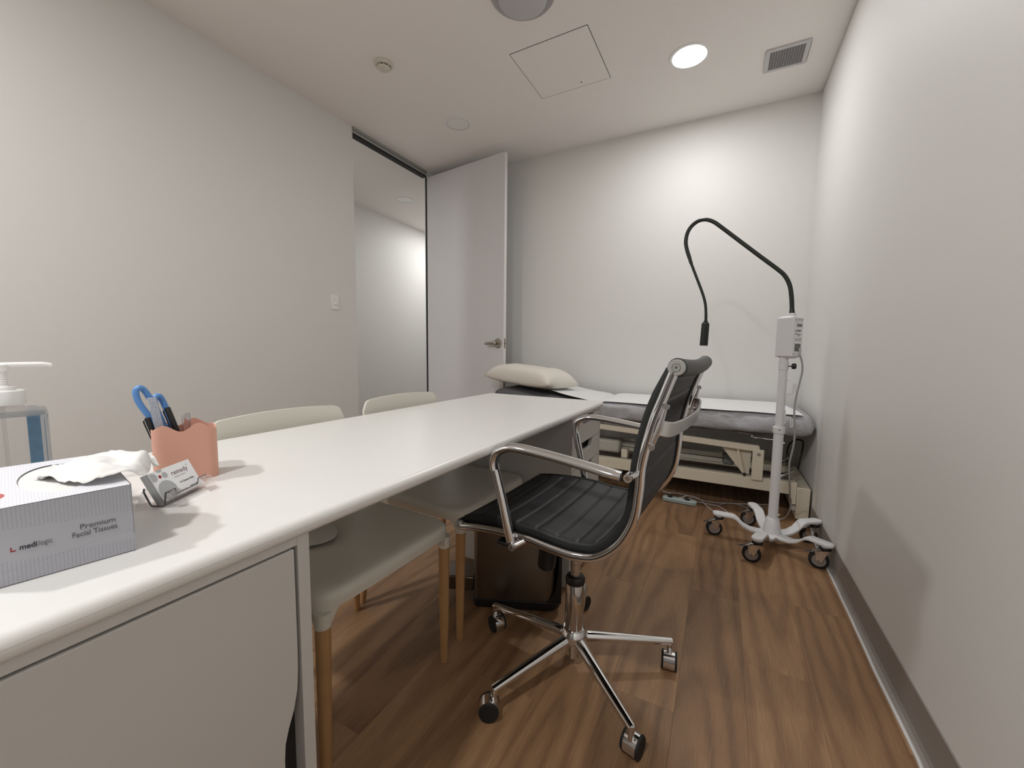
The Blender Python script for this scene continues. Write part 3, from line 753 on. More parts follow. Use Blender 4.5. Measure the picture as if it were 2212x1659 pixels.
# power board and cords on the floor under the couch
pb = thing('power_board', 'pale grey-green power board lying on the floor under the couch front', 'power board', (-.212, 2.875, 0), math.radians(-3))
bd = MB().prism(rrect(.215, .052, .018, 5), 0.001, .030); build(bd, 'housing', boardm, pb, bevel=.006)
for i, xx in enumerate((-.06, .01, .05)):
    pl = MB().prism(rrect(.030, .032, .008, 4, xx, 0), .030, .042 if i != 1 else .034); build(pl, 'plug', blackpl if i != 1 else cablem, pb, bevel=.003)
def cord(pts, r, m, label, name='cord'):
    o = build(MB().tube(smooth_path(pts, 8), r, 8), name, m, None); return tag(o, label, 'cord', 'cords near the couch')
cord([(-.27, 2.885, .050), (-.33, 2.93, .045), (-.33, 3.0, .012), (-.22, 3.05, .005), (-.05, 2.98, .005), (.10, 3.02, .005), (.28, 3.10, .005), (.38, 3.15, .005)], .0028, cablem, 'thin white cord running from the power board along the floor behind it')
cord([(-.20, 2.865, .042), (-.16, 2.90, .050), (-.10, 2.94, .030), (-.03, 2.86, .004), (.02, 2.79, .004), (.06, 2.77, .004), (.075, 2.84, .004), (.03, 2.92, .004), (-.03, 2.93, .005), (-.10, 2.91, .015), (-.155, 2.87, .044)], .0028, cablem, 'thin white cord looped on the floor in front of the couch')
cord([(.03, 2.93, .010), (.07, 3.0, .006), (.14, 3.02, .006), (.20, 2.98, .006), (.30, 3.06, .006)], .0025, cableg, 'short grey cord trailing from the loop under the couch rail')

# ================================================================== EXAM LAMP ON STAND
el = thing('exam_lamp', 'white mobile examination lamp with black gooseneck on a five-caster base', 'examination lamp', (.276, 2.461, 0))
build(MB().lathe([(.046, .050), (.043, .075), (.030, .150), (.026, .157)], 40), 'base_cone', standm, el)
build(MB().lathe([(.0225, .150), (.0225, .622)], 32), 'lower_pole', standm, el)
build(MB().lathe([(.0225, .606), (.027, .608), (.028, .614), (.027, .640), (.0225, .642)], 32), 'pole_collar', standm, el)
build(MB().lathe([(.0195, .640), (.0195, .935), (.0222, .937), (.0222, .975), (.0195, .977), (.0195, 1.0)], 32), 'upper_pole', standm, el)
for (zz, rr) in ((.178, .0225), (.56, .0225), (.665, .0195), (.885, .0195)):
    b = MB(); b.tube([(rr*.9, -.006, zz), (rr+.006, -.007, zz)], [.005, .004], 10); build(b, 'screw', standm, el)
build(MB().tube([(-.0005, -.0283, .628), (-.0006, -.0292, .628)], .003, 8), 'set_screw', blackpl, el)
LEGA = [-109, -37, 35, 107, 179]
for i, aw in enumerate(LEGA):
    a = math.radians(aw); R = Matrix.Rotation(a, 4, 'Z')
    lg = MB(); lg.T = R
    P = [(.015, .080), (.060, .074), (.100, .078), (.135, .094), (.168, .126), (.185, .132), (.262, .132)]
    ps = [Vector(p) for p in [(x_, 0, z_) for x_, z_ in P]]
    W_ = [.033, .030, .026, .0245, .025, .025, .025]
    vs = []; fs = []
    for (x_, z_), hw in zip(P, W_):
        vs += [(x_, -hw, z_-.015), (x_, hw, z_-.015), (x_, hw, z_), (x_, hw*.0, z_+.0008), (x_, -hw, z_)]
    for j in range(len(P)-1):
        for k in range(5): fs.append((j*5+k, j*5+(k+1) % 5, (j+1)*5+(k+1) % 5, (j+1)*5+k))
    fs += [(4, 3, 2, 1, 0), tuple((len(P)-1)*5+k for k in range(5))]
    lg.add(vs, fs)
    n = 12; arcp = [(.257+.0255*math.cos(t), .0255*math.sin(t)) for t in [-PI/2+PI*k/n for k in range(n+1)]]+[(.24, .025), (.24, -.025)]
    lg.prism(arcp, .117, .1326)
    lo = build(lg, 'base_leg', standm, el, bevel=.003)
    # caster
    sw_a = {0: 176, 1: 172, 2: 178, 3: 182, 4: 190}[i]
    cp = Vector((.250*math.cos(a), .250*math.sin(a), 0)); q = math.radians(sw_a); dv = Vector((math.cos(q), math.sin(q), 0)); sv = Vector((-dv.y, dv.x, 0))
    build(MB().tube([cp+Vector((0, 0, .117)), cp+Vector((0, 0, .109))], .018, 20), 'caster_socket', standm, lo)
    build(MB().tube([cp+Vector((0, 0, .109)), cp+Vector((0, 0, .098))], .0235, 20), 'caster_collar', blackpl, lo)
    WR = .041
    hub = cp+dv*.022+Vector((0, 0, WR))
    fk = MB()
    for sg in (1, -1):
        p0 = cp+Vector((0, 0, .096))+sv*sg*.015
        A_ = [p0-dv*.015+Vector((0, 0, .001)), p0+dv*.040+Vector((0, 0, -.010)), hub+sv*sg*.015+dv*.011, hub+sv*sg*.015-dv*.009+Vector((0, 0, -.007))]
        B2 = [p+sv*sg*.0018 for p in A_]
        fk.add([tuple(p) for p in A_+B2], [(0, 1, 2, 3), (7, 6, 5, 4), (0, 4, 5, 1), (1, 5, 6, 2), (2, 6, 7, 3), (3, 7, 4, 0)])
    top = [cp-dv*.018+Vector((0, 0, .0975)), cp+Vector((0, 0, .0975)), cp+dv*.026+Vector((0, 0, .094)), cp+dv*.050+Vector((0, 0, .078))]
    fk.tube(top, [.75, 1, .9, .5], sec=[(.019*math.cos(t), .0035*math.sin(t)) for t in [2*PI*k/12 for k in range(12)]])
    build(fk, 'caster_fork', chrome, lo, ang=40)
    wl = MB()
    wl.tube([hub-sv*.0115, hub-sv*.009, hub+sv*.009, hub+sv*.0115], [WR-.005, WR, WR, WR-.005], 30)
    build(wl, 'caster_wheel', blackrub, lo, ang=30)
    wl = MB(); wl.tube([hub-sv*.0125, hub+sv*.0125], .028, 26); wl.tube([hub-sv*.0175, hub+sv*.0175], .006, 12); build(wl, 'wheel_hub', greyw, lo, ang=30)
    pdm = MB(); pdm.tube([cp+dv*.044+Vector((0, 0, .078)), cp+dv*.068+Vector((0, 0, .072)), cp+dv*.080+Vector((0, 0, .069))], [1, .8, .3], sec=[(.015*math.cos(t), .003*math.sin(t)) for t in [2*PI*k/10 for k in range(10)]])
    build(pdm, 'brake_pedal', mat('brake_brown', (.06, .045, .04), .5), lo)
# box head
bxa = math.radians(-38)
bh = MB(); bh.T = Matrix.Translation((.015, -.002, 0)) @ Matrix.Rotation(bxa, 4, 'Z')
bw, bdp = .086, .074
bh.prism(rrect(bw, bdp, .004, 3), 1.005, 1.196)
bx = build(bh, 'transformer_box', standm, el, bevel=.0015)
b2 = MB(); b2.T = bh.T
def fru(z0, w0, d0, z1, w1, d1):
    P0 = [(-w0/2, -d0/2, z0), (w0/2, -d0/2, z0), (w0/2, d0/2, z0), (-w0/2, d0/2, z0)]; P1 = [(-w1/2, -d1/2, z1), (w1/2, -d1/2, z1), (w1/2, d1/2, z1), (-w1/2, d1/2, z1)]
    b2.add(P0+P1, [(0, 3, 2, 1), (4, 5, 6, 7), (0, 1, 5, 4), (1, 2, 6, 5), (2, 3, 7, 6), (3, 0, 4, 7)])
fru(1.196, bw-.002, bdp-.002, 1.206, .045, .045); fru(.994, .042, .042, 1.005, bw-.002, bdp-.002)
build(b2, 'box_bevel', standm, bx)
T_ = bh.T
NB = Vector((.020, -.0022, 0))
build(MB().lathe([(.0195, 1.204), (.0195, 1.218), (.017, 1.220)], 28, c=(NB.x, NB.y, 0)), 'neck_collar', standm, el)
# details on the right-hand face of the box
fx = bw/2+.0003
def facebox(y0, y1, z0, z1, m, name, t=.0006):
    q = MB(); q.T = T_; q.box(fx, fx+t, y0, y1, z0, z1); return build(q, name, m, bx, smooth=False)
facebox(-.026, .026, 1.065, 1.172, whitepl, 'rating_label')
facebox(-.017, .026, 1.150, 1.166, greyink, 'print'); facebox(-.012, .020, 1.131, 1.136, inkm, 'print'); facebox(-.012, .016, 1.125, 1.128, inkg, 'print')
facebox(-.022, -.015, 1.126, 1.135, inkm, 'print'); facebox(-.022, -.014, 1.113, 1.120, inkm, 'print'); facebox(-.010, .020, 1.111, 1.115, inkg, 'print'); facebox(-.008, .010, 1.105, 1.108, inkg, 'print')
facebox(-.019, -.013, 1.083, 1.093, inkm, 'print'); facebox(-.004, 0, 1.078, 1.098, inkg, 'print'); facebox(.012, .018, 1.080, 1.096, inkm, 'print')
for (y_, z_) in ((-.022, 1.186), (.002, 1.186), (.024, 1.186), (-.025, 1.016)):
    q = MB(); q.T = T_; q.tube([(fx, y_, z_), (fx+.0015, y_, z_)], .0035, 10); build(q, 'screw', nickel, bx)
q = MB(); q.T = T_; q.box(fx-.0002, fx+.0006, -.022, .022, 1.030, 1.068); build(q, 'socket_recess', mat('recess_grey', (.16, .16, .15), .5), bx, smooth=False)
# gooseneck (plane facing the photograph)
RV = Vector((.995, -.102, 0)); C0 = Vector((.2526, 2.4635, 0))-Vector((.276, 2.461, 0))
def gp(u, z): return C0+RV*u+Vector((0, 0, z))
neck = [(.0440, 1.218), (.0410, 1.262), (.0365, 1.305), (.026, 1.360), (.003, 1.408), (-.030, 1.444), (-.10, 1.508), (-.20, 1.601), (-.30, 1.694), (-.335, 1.724), (-.372, 1.742), (-.408, 1.742), (-.442, 1.722), (-.464, 1.688), (-.472, 1.640), (-.464, 1.593), (-.448, 1.545)]
build(MB().tube(smooth_path([gp(*p) for p in neck], 6), .0103, 14), 'gooseneck_thick', gunm, el)
nk2 = [(-.452, 1.560), (-.440, 1.520), (-.405, 1.430), (-.372, 1.345), (-.356, 1.290), (-.350, 1.240), (-.348, 1.190)]
build(MB().tube(smooth_path([gp(*p) for p in nk2], 6), [.0092]*7+[.0074]*24+[.0078]*6, 14), 'gooseneck_thin', gunm, el)
build(MB().tube([gp(.0440, 1.216), gp(.0437, 1.224), gp(.0425, 1.245)], [.0145, .0125, .0095], 20), 'neck_boot', blackpl, el)
build(MB().tube([gp(-.348, 1.195), gp(-.3485, 1.184), gp(-.349, 1.178), gp(-.352, 1.070), gp(-.3525, 1.056)], [.009, .014, .0200, .0212, .0205], 28), 'lamp_head', gunm, el)
kb = MB(); kb.tube([(.020, -.004, .955), (.034, -.006, .955)], .003, 8); kb.tube([(.034, -.006, .955), (.037, -.006, .955), (.050, -.008, .955), (.053, -.008, .955)], [.011, .0145, .0145, .011], 20)
build(kb, 'clamp_knob', blackpl, el)
for z_, up_ in ((.815, 1), (.695, -1)):
    hk = MB(); hk.box(.017, .0235, -.010, .004, z_-.030 if up_ > 0 else z_, z_ if up_ > 0 else z_+.035)
    hk.tube(smooth_path([(.020, -.004, z_), (.042, -.006, z_), (.047, -.006, z_+up_*.006), (.047, -.006, z_+up_*.042), (.051, -.006, z_+up_*.050), (.056, -.006, z_+up_*.045), (.056, -.006, z_+up_*.008)], 4), .0030, 8)
    build(hk, 'cord_hook', standm, el)
cp_ = [Vector((.056, -.012, 1.050)), Vector((.062, -.014, 1.02)), Vector((.075, -.012, .975)), Vector((.079, -.010, .93)), Vector((.070, -.008, .86)), Vector((.062, -.008, .80)), Vector((.058, -.008, .74)), Vector((.062, -.008, .68)), Vector((.068, -.006, .61)), Vector((.066, 0, .54)), Vector((.058, .02, .45)), Vector((.068, .06, .36)), Vector((.082, .12, .28)), Vector((.095, .20, .22)), Vector((.115, .30, .17)), Vector((.12, .36, .08)), Vector((.10, .395, .02)), Vector((.06, .41, .006)), Vector((0, .44, .006))]
build(MB().tube(smooth_path(cp_, 6), .0042, 10), 'power_cord', cableg, el)
build(MB().tube([(.060, -.0135, 1.048), (.062, -.0135, 1.035), (.064, -.013, 1.012)], [.0085, .0075, .005], 12), 'cord_plug', cablem, el)

# ================================================================== PEDAL BIN
bang = math.atan2(.376, .927)
bn = thing('pedal_bin', 'brushed steel pedal bin with black plastic base standing under the desk behind the office chair', 'bin', (-.835, 1.285, 0), bang)
bl, bwid, bhh = .345, .158, .335
pg = [(0.012, 0)]
def Dshape(inset=0):
    P = []
    r = .02
    for a0, cx_, cy_, rr in ((180, .022, .022, .022), (270, bl-.06, .06, .06), (0, bl-.06, bwid-.06, .06), (90, .022, bwid-.022, .022)):
        for k in range(9):
            a = math.radians(a0+90*k/8); P.append((cx_+(rr-inset)*math.cos(a), cy_+(rr-inset)*math.sin(a)))
    return P
build(MB().prism(Dshape(-.003), .002, .038), 'base_rim', blackpl, bn, bevel=.004)
build(MB().prism(Dshape(0), .038, bhh-.02), 'body', steel, bn)
build(MB().prism(Dshape(-.002), bhh-.02, bhh), 'lid_rim', blackpl, bn, bevel=.003)
build(MB().prism(Dshape(.006), bhh, bhh+.012), 'lid', steel, bn, bevel=.005)
bk_ = MB(); pth = [(bl+.0015, y_, z_) for (y_, z_) in ()]
sw_ = MB(); P = [(bl-.058, .038), (bl+.004, .038), (bl+.004, bhh-.02), (bl-.006, bhh-.02), (bl-.010, .16), (bl-.020, .085), (bl-.040, .05)]
sw_.prism(P, -.003, bwid*.5, 'y'); build(sw_, 'back_shroud', blackpl, bn, bevel=.002)
pe = MB().box(-.125, -.002, .025, .145, .048, .108); build(pe, 'pedal', steel, bn, bevel=.006)

# ================================================================== THINGS ON THE DESK
ZD = DT+.0003
SD = .93      # these small things were measured a little large; true size factor
# tissue box
lv_ = Vector((-.19, -.98, 0)).normalized(); dv_ = Vector((-.98, .19, 0)).normalized()
tb = thing('tissue_box', 'white dotted cardboard tissue box with a tissue pulled out, on the near desk end', 'tissue box', (-0.6472, 0.2145, ZD), 0); tb.scale = (SD, SD, SD)
LB, DB, HB = .128, .245, .092
Tm = frame4((0, 0, 0), -lv_, dv_)   # local x = towards right-front corner ... box spans x in [-LB,0], y in [0,DB]
def boxmat(name, dots):
    m, nt, b = principled(name); N = nt.nodes; Lk = nt.links
    b.inputs['Roughness'].default_value = .55
    tc = N.new('ShaderNodeTexCoord'); mp = N.new('ShaderNodeMapping'); Lk.new(tc.outputs['Object'], mp.inputs[0])
    if dots:
        mp.inputs['Rotation'].default_value = (PI/2, 0, -math.atan2(-lv_.y, -lv_.x))
        mp.inputs['Rotation'].default_value = (0, 0, -math.atan2(-lv_.y, -lv_.x))
        sp = N.new('ShaderNodeSeparateXYZ'); Lk.new(mp.outputs[0], sp.inputs[0])
        def M_(op, a, c=None):
            n = N.new('ShaderNodeMath'); n.operation = op
            for i, v in enumerate((a, c)):
                if v is None: continue
                if isinstance(v, (int, float)): n.inputs[i].default_value = v
                else: Lk.new(v, n.inputs[i])
            return n.outputs[0]
        fx_ = M_('SUBTRACT', M_('FRACT', M_('MULTIPLY', sp.outputs[0], 300)), .5); fz_ = M_('SUBTRACT', M_('FRACT', M_('MULTIPLY', sp.outputs[2], 380)), .5)
        dd_ = M_('ADD', M_('MULTIPLY', fx_, fx_), M_('MULTIPLY', fz_, fz_)); dot = M_('LESS_THAN', dd_, .07)
        # printed blank swoosh in the middle band
        nz = M_('ADD', sp.outputs[2], M_('MULTIPLY', sp.outputs[0], .10))
        band = M_('ADD', M_('LESS_THAN', nz, .0175), M_('GREATER_THAN', nz, .055))
        f = M_('MULTIPLY', M_('MULTIPLY', dot, band), .40)
        mx = N.new('ShaderNodeMix'); mx.data_type = 'RGBA'; Lk.new(f, mx.inputs[0])
        mx.inputs[6].default_value = (.43, .435, .48, 1); mx.inputs[7].default_value = (.19, .19, .22, 1)
        Lk.new(mx.outputs[2], b.inputs['Base Color'])
    else:
        wv = N.new('ShaderNodeTexWave'); wv.inputs['Scale'].default_value = 110; mp.inputs['Rotation'].default_value = (0, 0, -math.atan2(-lv_.y, -lv_.x))
        Lk.new(mp.outputs[0], wv.inputs[0]); wv.bands_direction = 'X'
        mx = N.new('ShaderNodeMix'); mx.data_type = 'RGBA'; Lk.new(wv.outputs['Fac'], mx.inputs[0])
        mx.inputs[6].default_value = (.72, .72, .78, 1); mx.inputs[7].default_value = (.80, .80, .85, 1); Lk.new(mx.outputs[2], b.inputs['Base Color'])
    return m
bside = boxmat('tissue_box_side', True); btop = boxmat('tissue_box_top', False)
b = MB(); b.T = Tm
t_ = .0008
b.box(-LB, 0, 0, t_, 0, HB).box(-LB, 0, DB-t_, DB, 0, HB).box(-t_, 0, 0, DB, 0, HB).box(-LB, -LB+t_, 0, DB, 0, HB).box(-LB, 0, 0, DB, 0, t_)
build(b, 'carton', bside, tb, smooth=False)
fl_ = MB(); fl_.T = Tm; fl_.prism([(-LB+.001, .001), (-LB+.001, .0145), (-.004, .0305), (.0, .024), (.0, .001)][::-1], -.0004, -.0001, 'y'); build(fl_, 'bottom_flap', bside, tb, smooth=False)
# top with an oval opening
tpm = MB(); tpm.T = Tm; n = 40; oc_ = (-LB/2+.004, DB*.50); oa, ob = .036, .088
inner = [(oc_[0]+oa*math.cos(2*PI*k/n), oc_[1]+ob*math.sin(2*PI*k/n)) for k in range(n)]
outer = []
for k in range(n):
    c, s = math.cos(2*PI*k/n), math.sin(2*PI*k/n)
    # project to rectangle border
    ex = (0-oc_[0]) if c > 0 else (-LB-oc_[0]); ey = (DB-oc_[1]) if s > 0 else (-oc_[1])
    kx = ex/c if abs(c) > 1e-6 else 1e9; ky = ey/s if abs(s) > 1e-6 else 1e9; q = min(kx, ky)
    outer.append((oc_[0]+c*q, oc_[1]+s*q))
vs = [(x, y, HB) for x, y in inner+outer]+[(x, y, HB-.0008) for x, y in inner+outer]
fs = [(k, (k+1) % n, n+(k+1) % n, n+k) for k in range(n)]+[(2*n+k, 3*n+k, 3*n+(k+1) % n, 2*n+(k+1) % n) for k in range(n)]
fs += [(k, 2*n+k, 2*n+(k+1) % n, (k+1) % n) for k in range(n)]+[(n+k, n+(k+1) % n, 3*n+(k+1) % n, 3*n+k) for k in range(n)]
# corner triangles
tpm.add(vs, fs)
cr_ = []
for cxn, cyn in ((0, 0), (0, DB), (-LB, 0), (-LB, DB)):
    near = sorted(range(n), key=lambda k: (outer[k][0]-cxn)**2+(outer[k][1]-cyn)**2)[:2]
    tpm.add([(cxn, cyn, HB), (*outer[near[0]], HB), (*outer[near[1]], HB)], [(0, 1, 2)])
build(tpm, 'top_panel', btop, tb, smooth=False)
film = MB(); film.T = Tm; film.prism([(oc_[0]+(oa+.001)*math.cos(2*PI*k/n), oc_[1]+(ob+.001)*math.sin(2*PI*k/n)) for k in range(n)], HB-.0026, HB-.0022)
build(film, 'tissue_stack', tissuem, tb, smooth=False)
rd = MB(); rd.T = Tm; rd.prism([(-LB+.010+.012*math.cos(t), .060+.018*math.sin(t)) for t in [2*PI*k/24 for k in range(24)]], HB, HB+.0002); build(rd, 'red_print', redbr, tb, smooth=False)
# pulled tissue
def tis(u, v, d):
    a = (v-.5)*2
    cxu = -.074+.104*u; cyu = .142-.080*u+.010*math.sin(5*u)
    hw = .012+.046*math.sin(min(1, u*1.25)*PI*.62)*(1 if u < .8 else 1-(u-.8)/.2*.72)
    x = cxu+a*hw*.55; y = cyu+a*hw*.95+.004*math.sin(13*u+3*a)
    rise = math.sin(min(1, u*1.35)*PI*.60)
    z = HB-.003+.026*rise*(1-.55*a*a)+.0042*math.sin(8*u+6*a)+.0065*noise.noise(Vector((u*6, a*3.1, 0)))+.0035*abs(noise.noise(Vector((u*13, a*7, 4))))
    if u > .86: z += .006*math.sin((u-.86)/.14*PI)*(a > .2)-.016*((u-.86)/.14)**2
    if x > -.030 or y < .035 or u > .5: z = max(z, HB+.0018+.001*abs(a))
    p = Tm @ Vector((x, y, 0)); return (p.x, p.y, max(z, HB-.0018)+d)
tm = MB().grid(lambda u, v: tis(u, v, .0003), 44, 26, lambda u, v: tis(u, v, -.0003)); build(tm, 'tissue', tissuem, tb, ang=70)
def faceM(l_, z_): # text frame on the front face: l_ = distance from right corner
    p = Tm @ Vector((-l_, -.0006, z_)); return frame4((p.x, p.y, p.z), -lv_, (0, 0, 1))
text('Premium', .0092, inkg, tb, 'print', faceM(.0500, .0465), sx=.98)
text('Facial Tissues', .0092, inkg, tb, 'print', faceM(.0570, .0375), sx=.82)
text('medi', .0090, inkm, tb, 'print', faceM(.0985, .0390), bold=.00015, sx=.78)
text('logic', .0090, mat('mid_grey_ink', (.16, .16, .165), .6), tb, 'print', faceM(.0840, .0390), sx=.68)
q = MB(); q.T = Tm; q.box(-.1050, -.1040, -.0004, -.0001, .0392, .0440).box(-.1050, -.1010, -.0004, -.0001, .0388, .0400); build(q, 'print', redink, tb, smooth=False)

# hand sanitiser bottle
sb = thing('sanitiser_bottle', 'square clear pump bottle of hand sanitiser behind the tissue box, cut by the left edge', 'bottle', (-0.9880, 0.1829, ZD), math.radians(78)); sb.scale = (SD, SD, SD)
bt = MB(); lev = [(.0, .092, .012), (.004, .098, .016), (.160, .098, .016), (.167, .094, .020), (.171, .070, .028), (.173, .046, .0229), (.180, .044, .0219)]
NR = 28; vs = []; fs = []
for z_, w_, r_ in lev:
    vs += [(x, y, z_) for x, y in rrect(w_, w_*.9 if w_ > .06 else w_, min(r_, w_*.9/2-.0001), 6)]
for j in range(len(lev)-1):
    for k in range(NR): fs.append((j*NR+k, j*NR+(k+1) % NR, (j+1)*NR+(k+1) % NR, (j+1)*NR+k))
fs += [tuple(range(NR))[::-1], tuple((len(lev)-1)*NR+k for k in range(NR))]
bt.add(vs, fs); bo_ = build(bt, 'bottle', bottlem, sb, ang=50)
gel = MB().prism(rrect(.090, .080, .014, 6), .004, .158); 
build(MB().prism(rrect(.091, .081, .014, 6), .1580, .1592), 'liquid_surface', frostm, sb)
build(MB().box(.024, .040, .0445, .0450, .010, .155), 'label', bluelab, sb, smooth=False)
build(MB().box(.044-.0, .0444, -.030, .030, .020, .150), 'label', frostm, sb, smooth=False)
build(MB().tube([(0, 0, .012), (0, 0, .18)], .0028, 10), 'dip_tube', bottlem, sb)
build(MB().lathe([(.0255, .176), (.0265, .178), (.0260, .199), (.0245, .2005), (.016, .2005), (.0155, .206), (.009, .207), (.0085, .210)], 40), 'cap', whitepl, sb)
pp_ = [(.0105, .206)]
for k in range(6): z_ = .209+k*.004; pp_ += [(.0085, z_), (.0078, z_+.001), (.0078, z_+.003)]
pp_ += [(.0095, .234), (.012, .238), (.012, .243), (.004, .2445)]
build(MB().lathe(pp_, 24), 'pump_collar', whitepl, sb)
nz_ = MB(); nz_.tube(smooth_path([(-.012, 0, .2405), (0, 0, .2425), (.030, 0, .2430), (.052, 0, .2425), (.060, 0, .2395)], 4), [1]*12+[.85]*3+[.6, .5], sec=[(.0075*math.cos(t), .0042*math.sin(t)) for t in [2*PI*k/14 for k in range(14)]])
build(nz_, 'pump_nozzle', whitepl, sb)

# pink pen cup with a wavy rim
wd = Vector((.35, .937, 0)); bk2 = Vector((-.937, .35, 0))
CC = Vector((-0.9305, 0.3937, ZD))
pc_ = thing('pen_cup', 'pink metal pen cup with wavy rim standing on the desk', 'pen cup', CC, math.atan2(.937, .35))
CW, CD, CH = .0985, .080, .1090
def cup(inset, z0, ztop):
    P = rrect(CW-2*inset, CD-2*inset, .020-inset, 7); return P
n = 0; P = []
def resample(P, N):
    L_ = [0]
    for i in range(len(P)): a_, b_ = Vector(P[i]), Vector(P[(i+1) % len(P)]); L_.append(L_[-1]+(b_-a_).length)
    out = []
    for k in range(N):
        s = L_[-1]*k/N
        for i in range(len(P)):
            if L_[i+1] >= s-1e-9:
                q = (s-L_[i])/max(1e-9, L_[i+1]-L_[i]); out.append(Vector(P[i]).lerp(Vector(P[(i+1) % len(P)]), q)); break
    return out
NC = 120; po = resample(cup(0, 0, 0), NC); pi_ = resample(cup(.0016, 0, 0), NC)
def rimz(p): # three waves across the front
    return CH-.0055-.0068*math.cos(2*PI*(p.x+.006)/.052*1.0+ (0 if p.y < 0 else .4))*1.0
vs = [(p.x, p.y, 0) for p in po]+[(p.x, p.y, rimz(p)) for p in po]+[(p.x, p.y, rimz(p)) for p in pi_]+[(p.x, p.y, .002) for p in pi_]
fs = []
for j in range(3):
    for k in range(NC): fs.append((j*NC+k, j*NC+(k+1) % NC, (j+1)*NC+(k+1) % NC, (j+1)*NC+k))
fs += [tuple(range(NC))[::-1], tuple(3*NC+k for k in range(NC))]
build(MB().add(vs, fs), 'cup_body', pinkm, pc_, ang=40)
def cp3(u, v, back=0): # pixel-measured spot, in cup coordinates -> world
    return CC+wd*((u-402)*.00060)+bk2*back*.93+Vector((0, 0, (.941-(v-840)*.00108-.75)*.93))
def stick(pts, r, m, name, label, cat, parts=()):
    o = build(MB().tube(pts, r, 14), name, m, None); tag(o, label, cat); return o
# scissors: two long loops of blue handle
sc_ = thing('scissors', 'pair of scissors with blue plastic handles standing in the pink pen cup', 'scissors', cp3(372, 935, 0))
def rel(p, o): return tuple(Vector(p)-Vector(o.location))
l1 = [cp3(300, 838, .004), cp3(292, 845, .003), cp3(298, 866, .002), cp3(322, 896, .001), cp3(345, 920, 0), cp3(352, 918, .004), cp3(344, 896, .010), cp3(325, 862, .010), cp3(310, 842, .008)]
l2 = [cp3(340, 856, .016), cp3(333, 864, .014), cp3(338, 890, .012), cp3(352, 914, .010), cp3(368, 930, .010), cp3(374, 925, .014), cp3(368, 900, .020), cp3(356, 872, .022), cp3(347, 858, .02)]
for l in (l1, l2):
    pts = smooth_path([*l, l[0]], 5)[:-1]
    build(MB().tube([rel(p, sc_) for p in pts], .0052, 12, closed=True), 'handle', bluem, sc_)
build(MB().tube([rel(cp3(343, 908, .003), sc_), rel(cp3(362, 930, .004), sc_), rel(cp3(382, 985, .006), sc_)], [.0065, .006, .003], 10), 'shank', bluem, sc_)
build(MB().tube([rel(cp3(362, 912, .013), sc_), rel(cp3(372, 935, .012), sc_), rel(cp3(392, 985, .012), sc_)], [.006, .006, .003], 10), 'shank', bluem, sc_)
bld = MB(); bld.tube([rel(cp3(384, 985, .008), sc_), rel(cp3(398, 1028, .010), sc_)], [.004, .001], 6); build(bld, 'blade', chrome_s, sc_)
# pens
def pen(a, b, r, body, cap, name, label, capfrac=.35):
    a, b = Vector(a), Vector(b); t = thing(name, label, 'pen', b)
    m = a.lerp(b, capfrac)
    build(MB().tube([tuple(a-b), tuple(a.lerp(m, .03)-b), tuple(m-b)], [r*.8, r, r], 16), 'cap', cap, t)
    build(MB().tube([tuple(m-b), tuple(m.lerp(b, .9)-b), (0, 0, 0)], [r*.82, r*.82, r*.3], 14), 'barrel', body, t)
    d = (m-a).normalized(); sd_ = d.cross(bk2).normalized()
    cl = MB(); q = sd_*(-r*1.25)-bk2*.002
    cl.tube([tuple(a.lerp(m, .08)-b+q*.9), tuple(a.lerp(m, .12)-b+q*1.15), tuple(a.lerp(m, .9)-b+q*1.05)], [.0014, .0013, .0011], 8); build(cl, 'clip', cap, t)
    return t
pen(cp3(314, 894, -.004), cp3(366, 1020, .006), .0048, blackpl, blackpl, 'pen', 'black capped pen leaning left, lowest at the left rim of the pink pen cup')
pen(cp3(362, 877, -.006), cp3(424, 1022, .0), .0050, frostm, blackpl, 'pen', 'pen with black cap and clip leaning beside the scissors in the pink pen cup', .33)
pen(cp3(411, 891, -.002), cp3(404, 1022, .004), .0052, frostm, frostm, 'pen', 'clear capped pen standing upright at the right inside the pink pen cup', .4)
ru = MB(); a, b_ = cp3(327, 856, -.014), cp3(362, 1000, -.012)
d = (b_-a).normalized(); sdv = d.cross(bk2).normalized()
ru.add([tuple(a+sdv*.0065), tuple(a-sdv*.0065), tuple(b_-sdv*.0065), tuple(b_+sdv*.0065)]+[tuple(Vector(p)+bk2*.002) for p in (a+sdv*.0065, a-sdv*.0065, b_-sdv*.0065, b_+sdv*.0065)],
       [(0, 1, 2, 3), (7, 6, 5, 4), (0, 4, 5, 1), (1, 5, 6, 2), (2, 6, 7, 3), (3, 7, 4, 0)])
ro = build(ru, 'ruler', mat('speckled_grey_plastic', (.42, .45, .52), .4, var=.35, scale=260), None, bevel=.0008); tag(ro, 'speckled grey flat ruler end leaning in the pink pen cup in front of the scissors', 'ruler')

# business card holder and cards
BL = Vector((-0.7833, 0.2999, .776)); BR = Vector((-0.8295, 0.3752, .776)); cdir = (BR-BL).normalized()
cback = Vector((-cdir.y, cdir.x, 0))
if cback.x > 0: cback = -cback
hl = thing('card_holder', 'small clear acrylic business card holder on the desk in front of the pink cup', 'card holder', tuple(Vector((BL.x, BL.y, ZD))), math.atan2(cdir.y, cdir.x))
# local: x along card, y = rotate90(x): check sign of back
ysg = 1 if Vector((-cdir.y, cdir.x, 0)).dot(cback) > 0 else -1
WH = .092; X0h = -.003
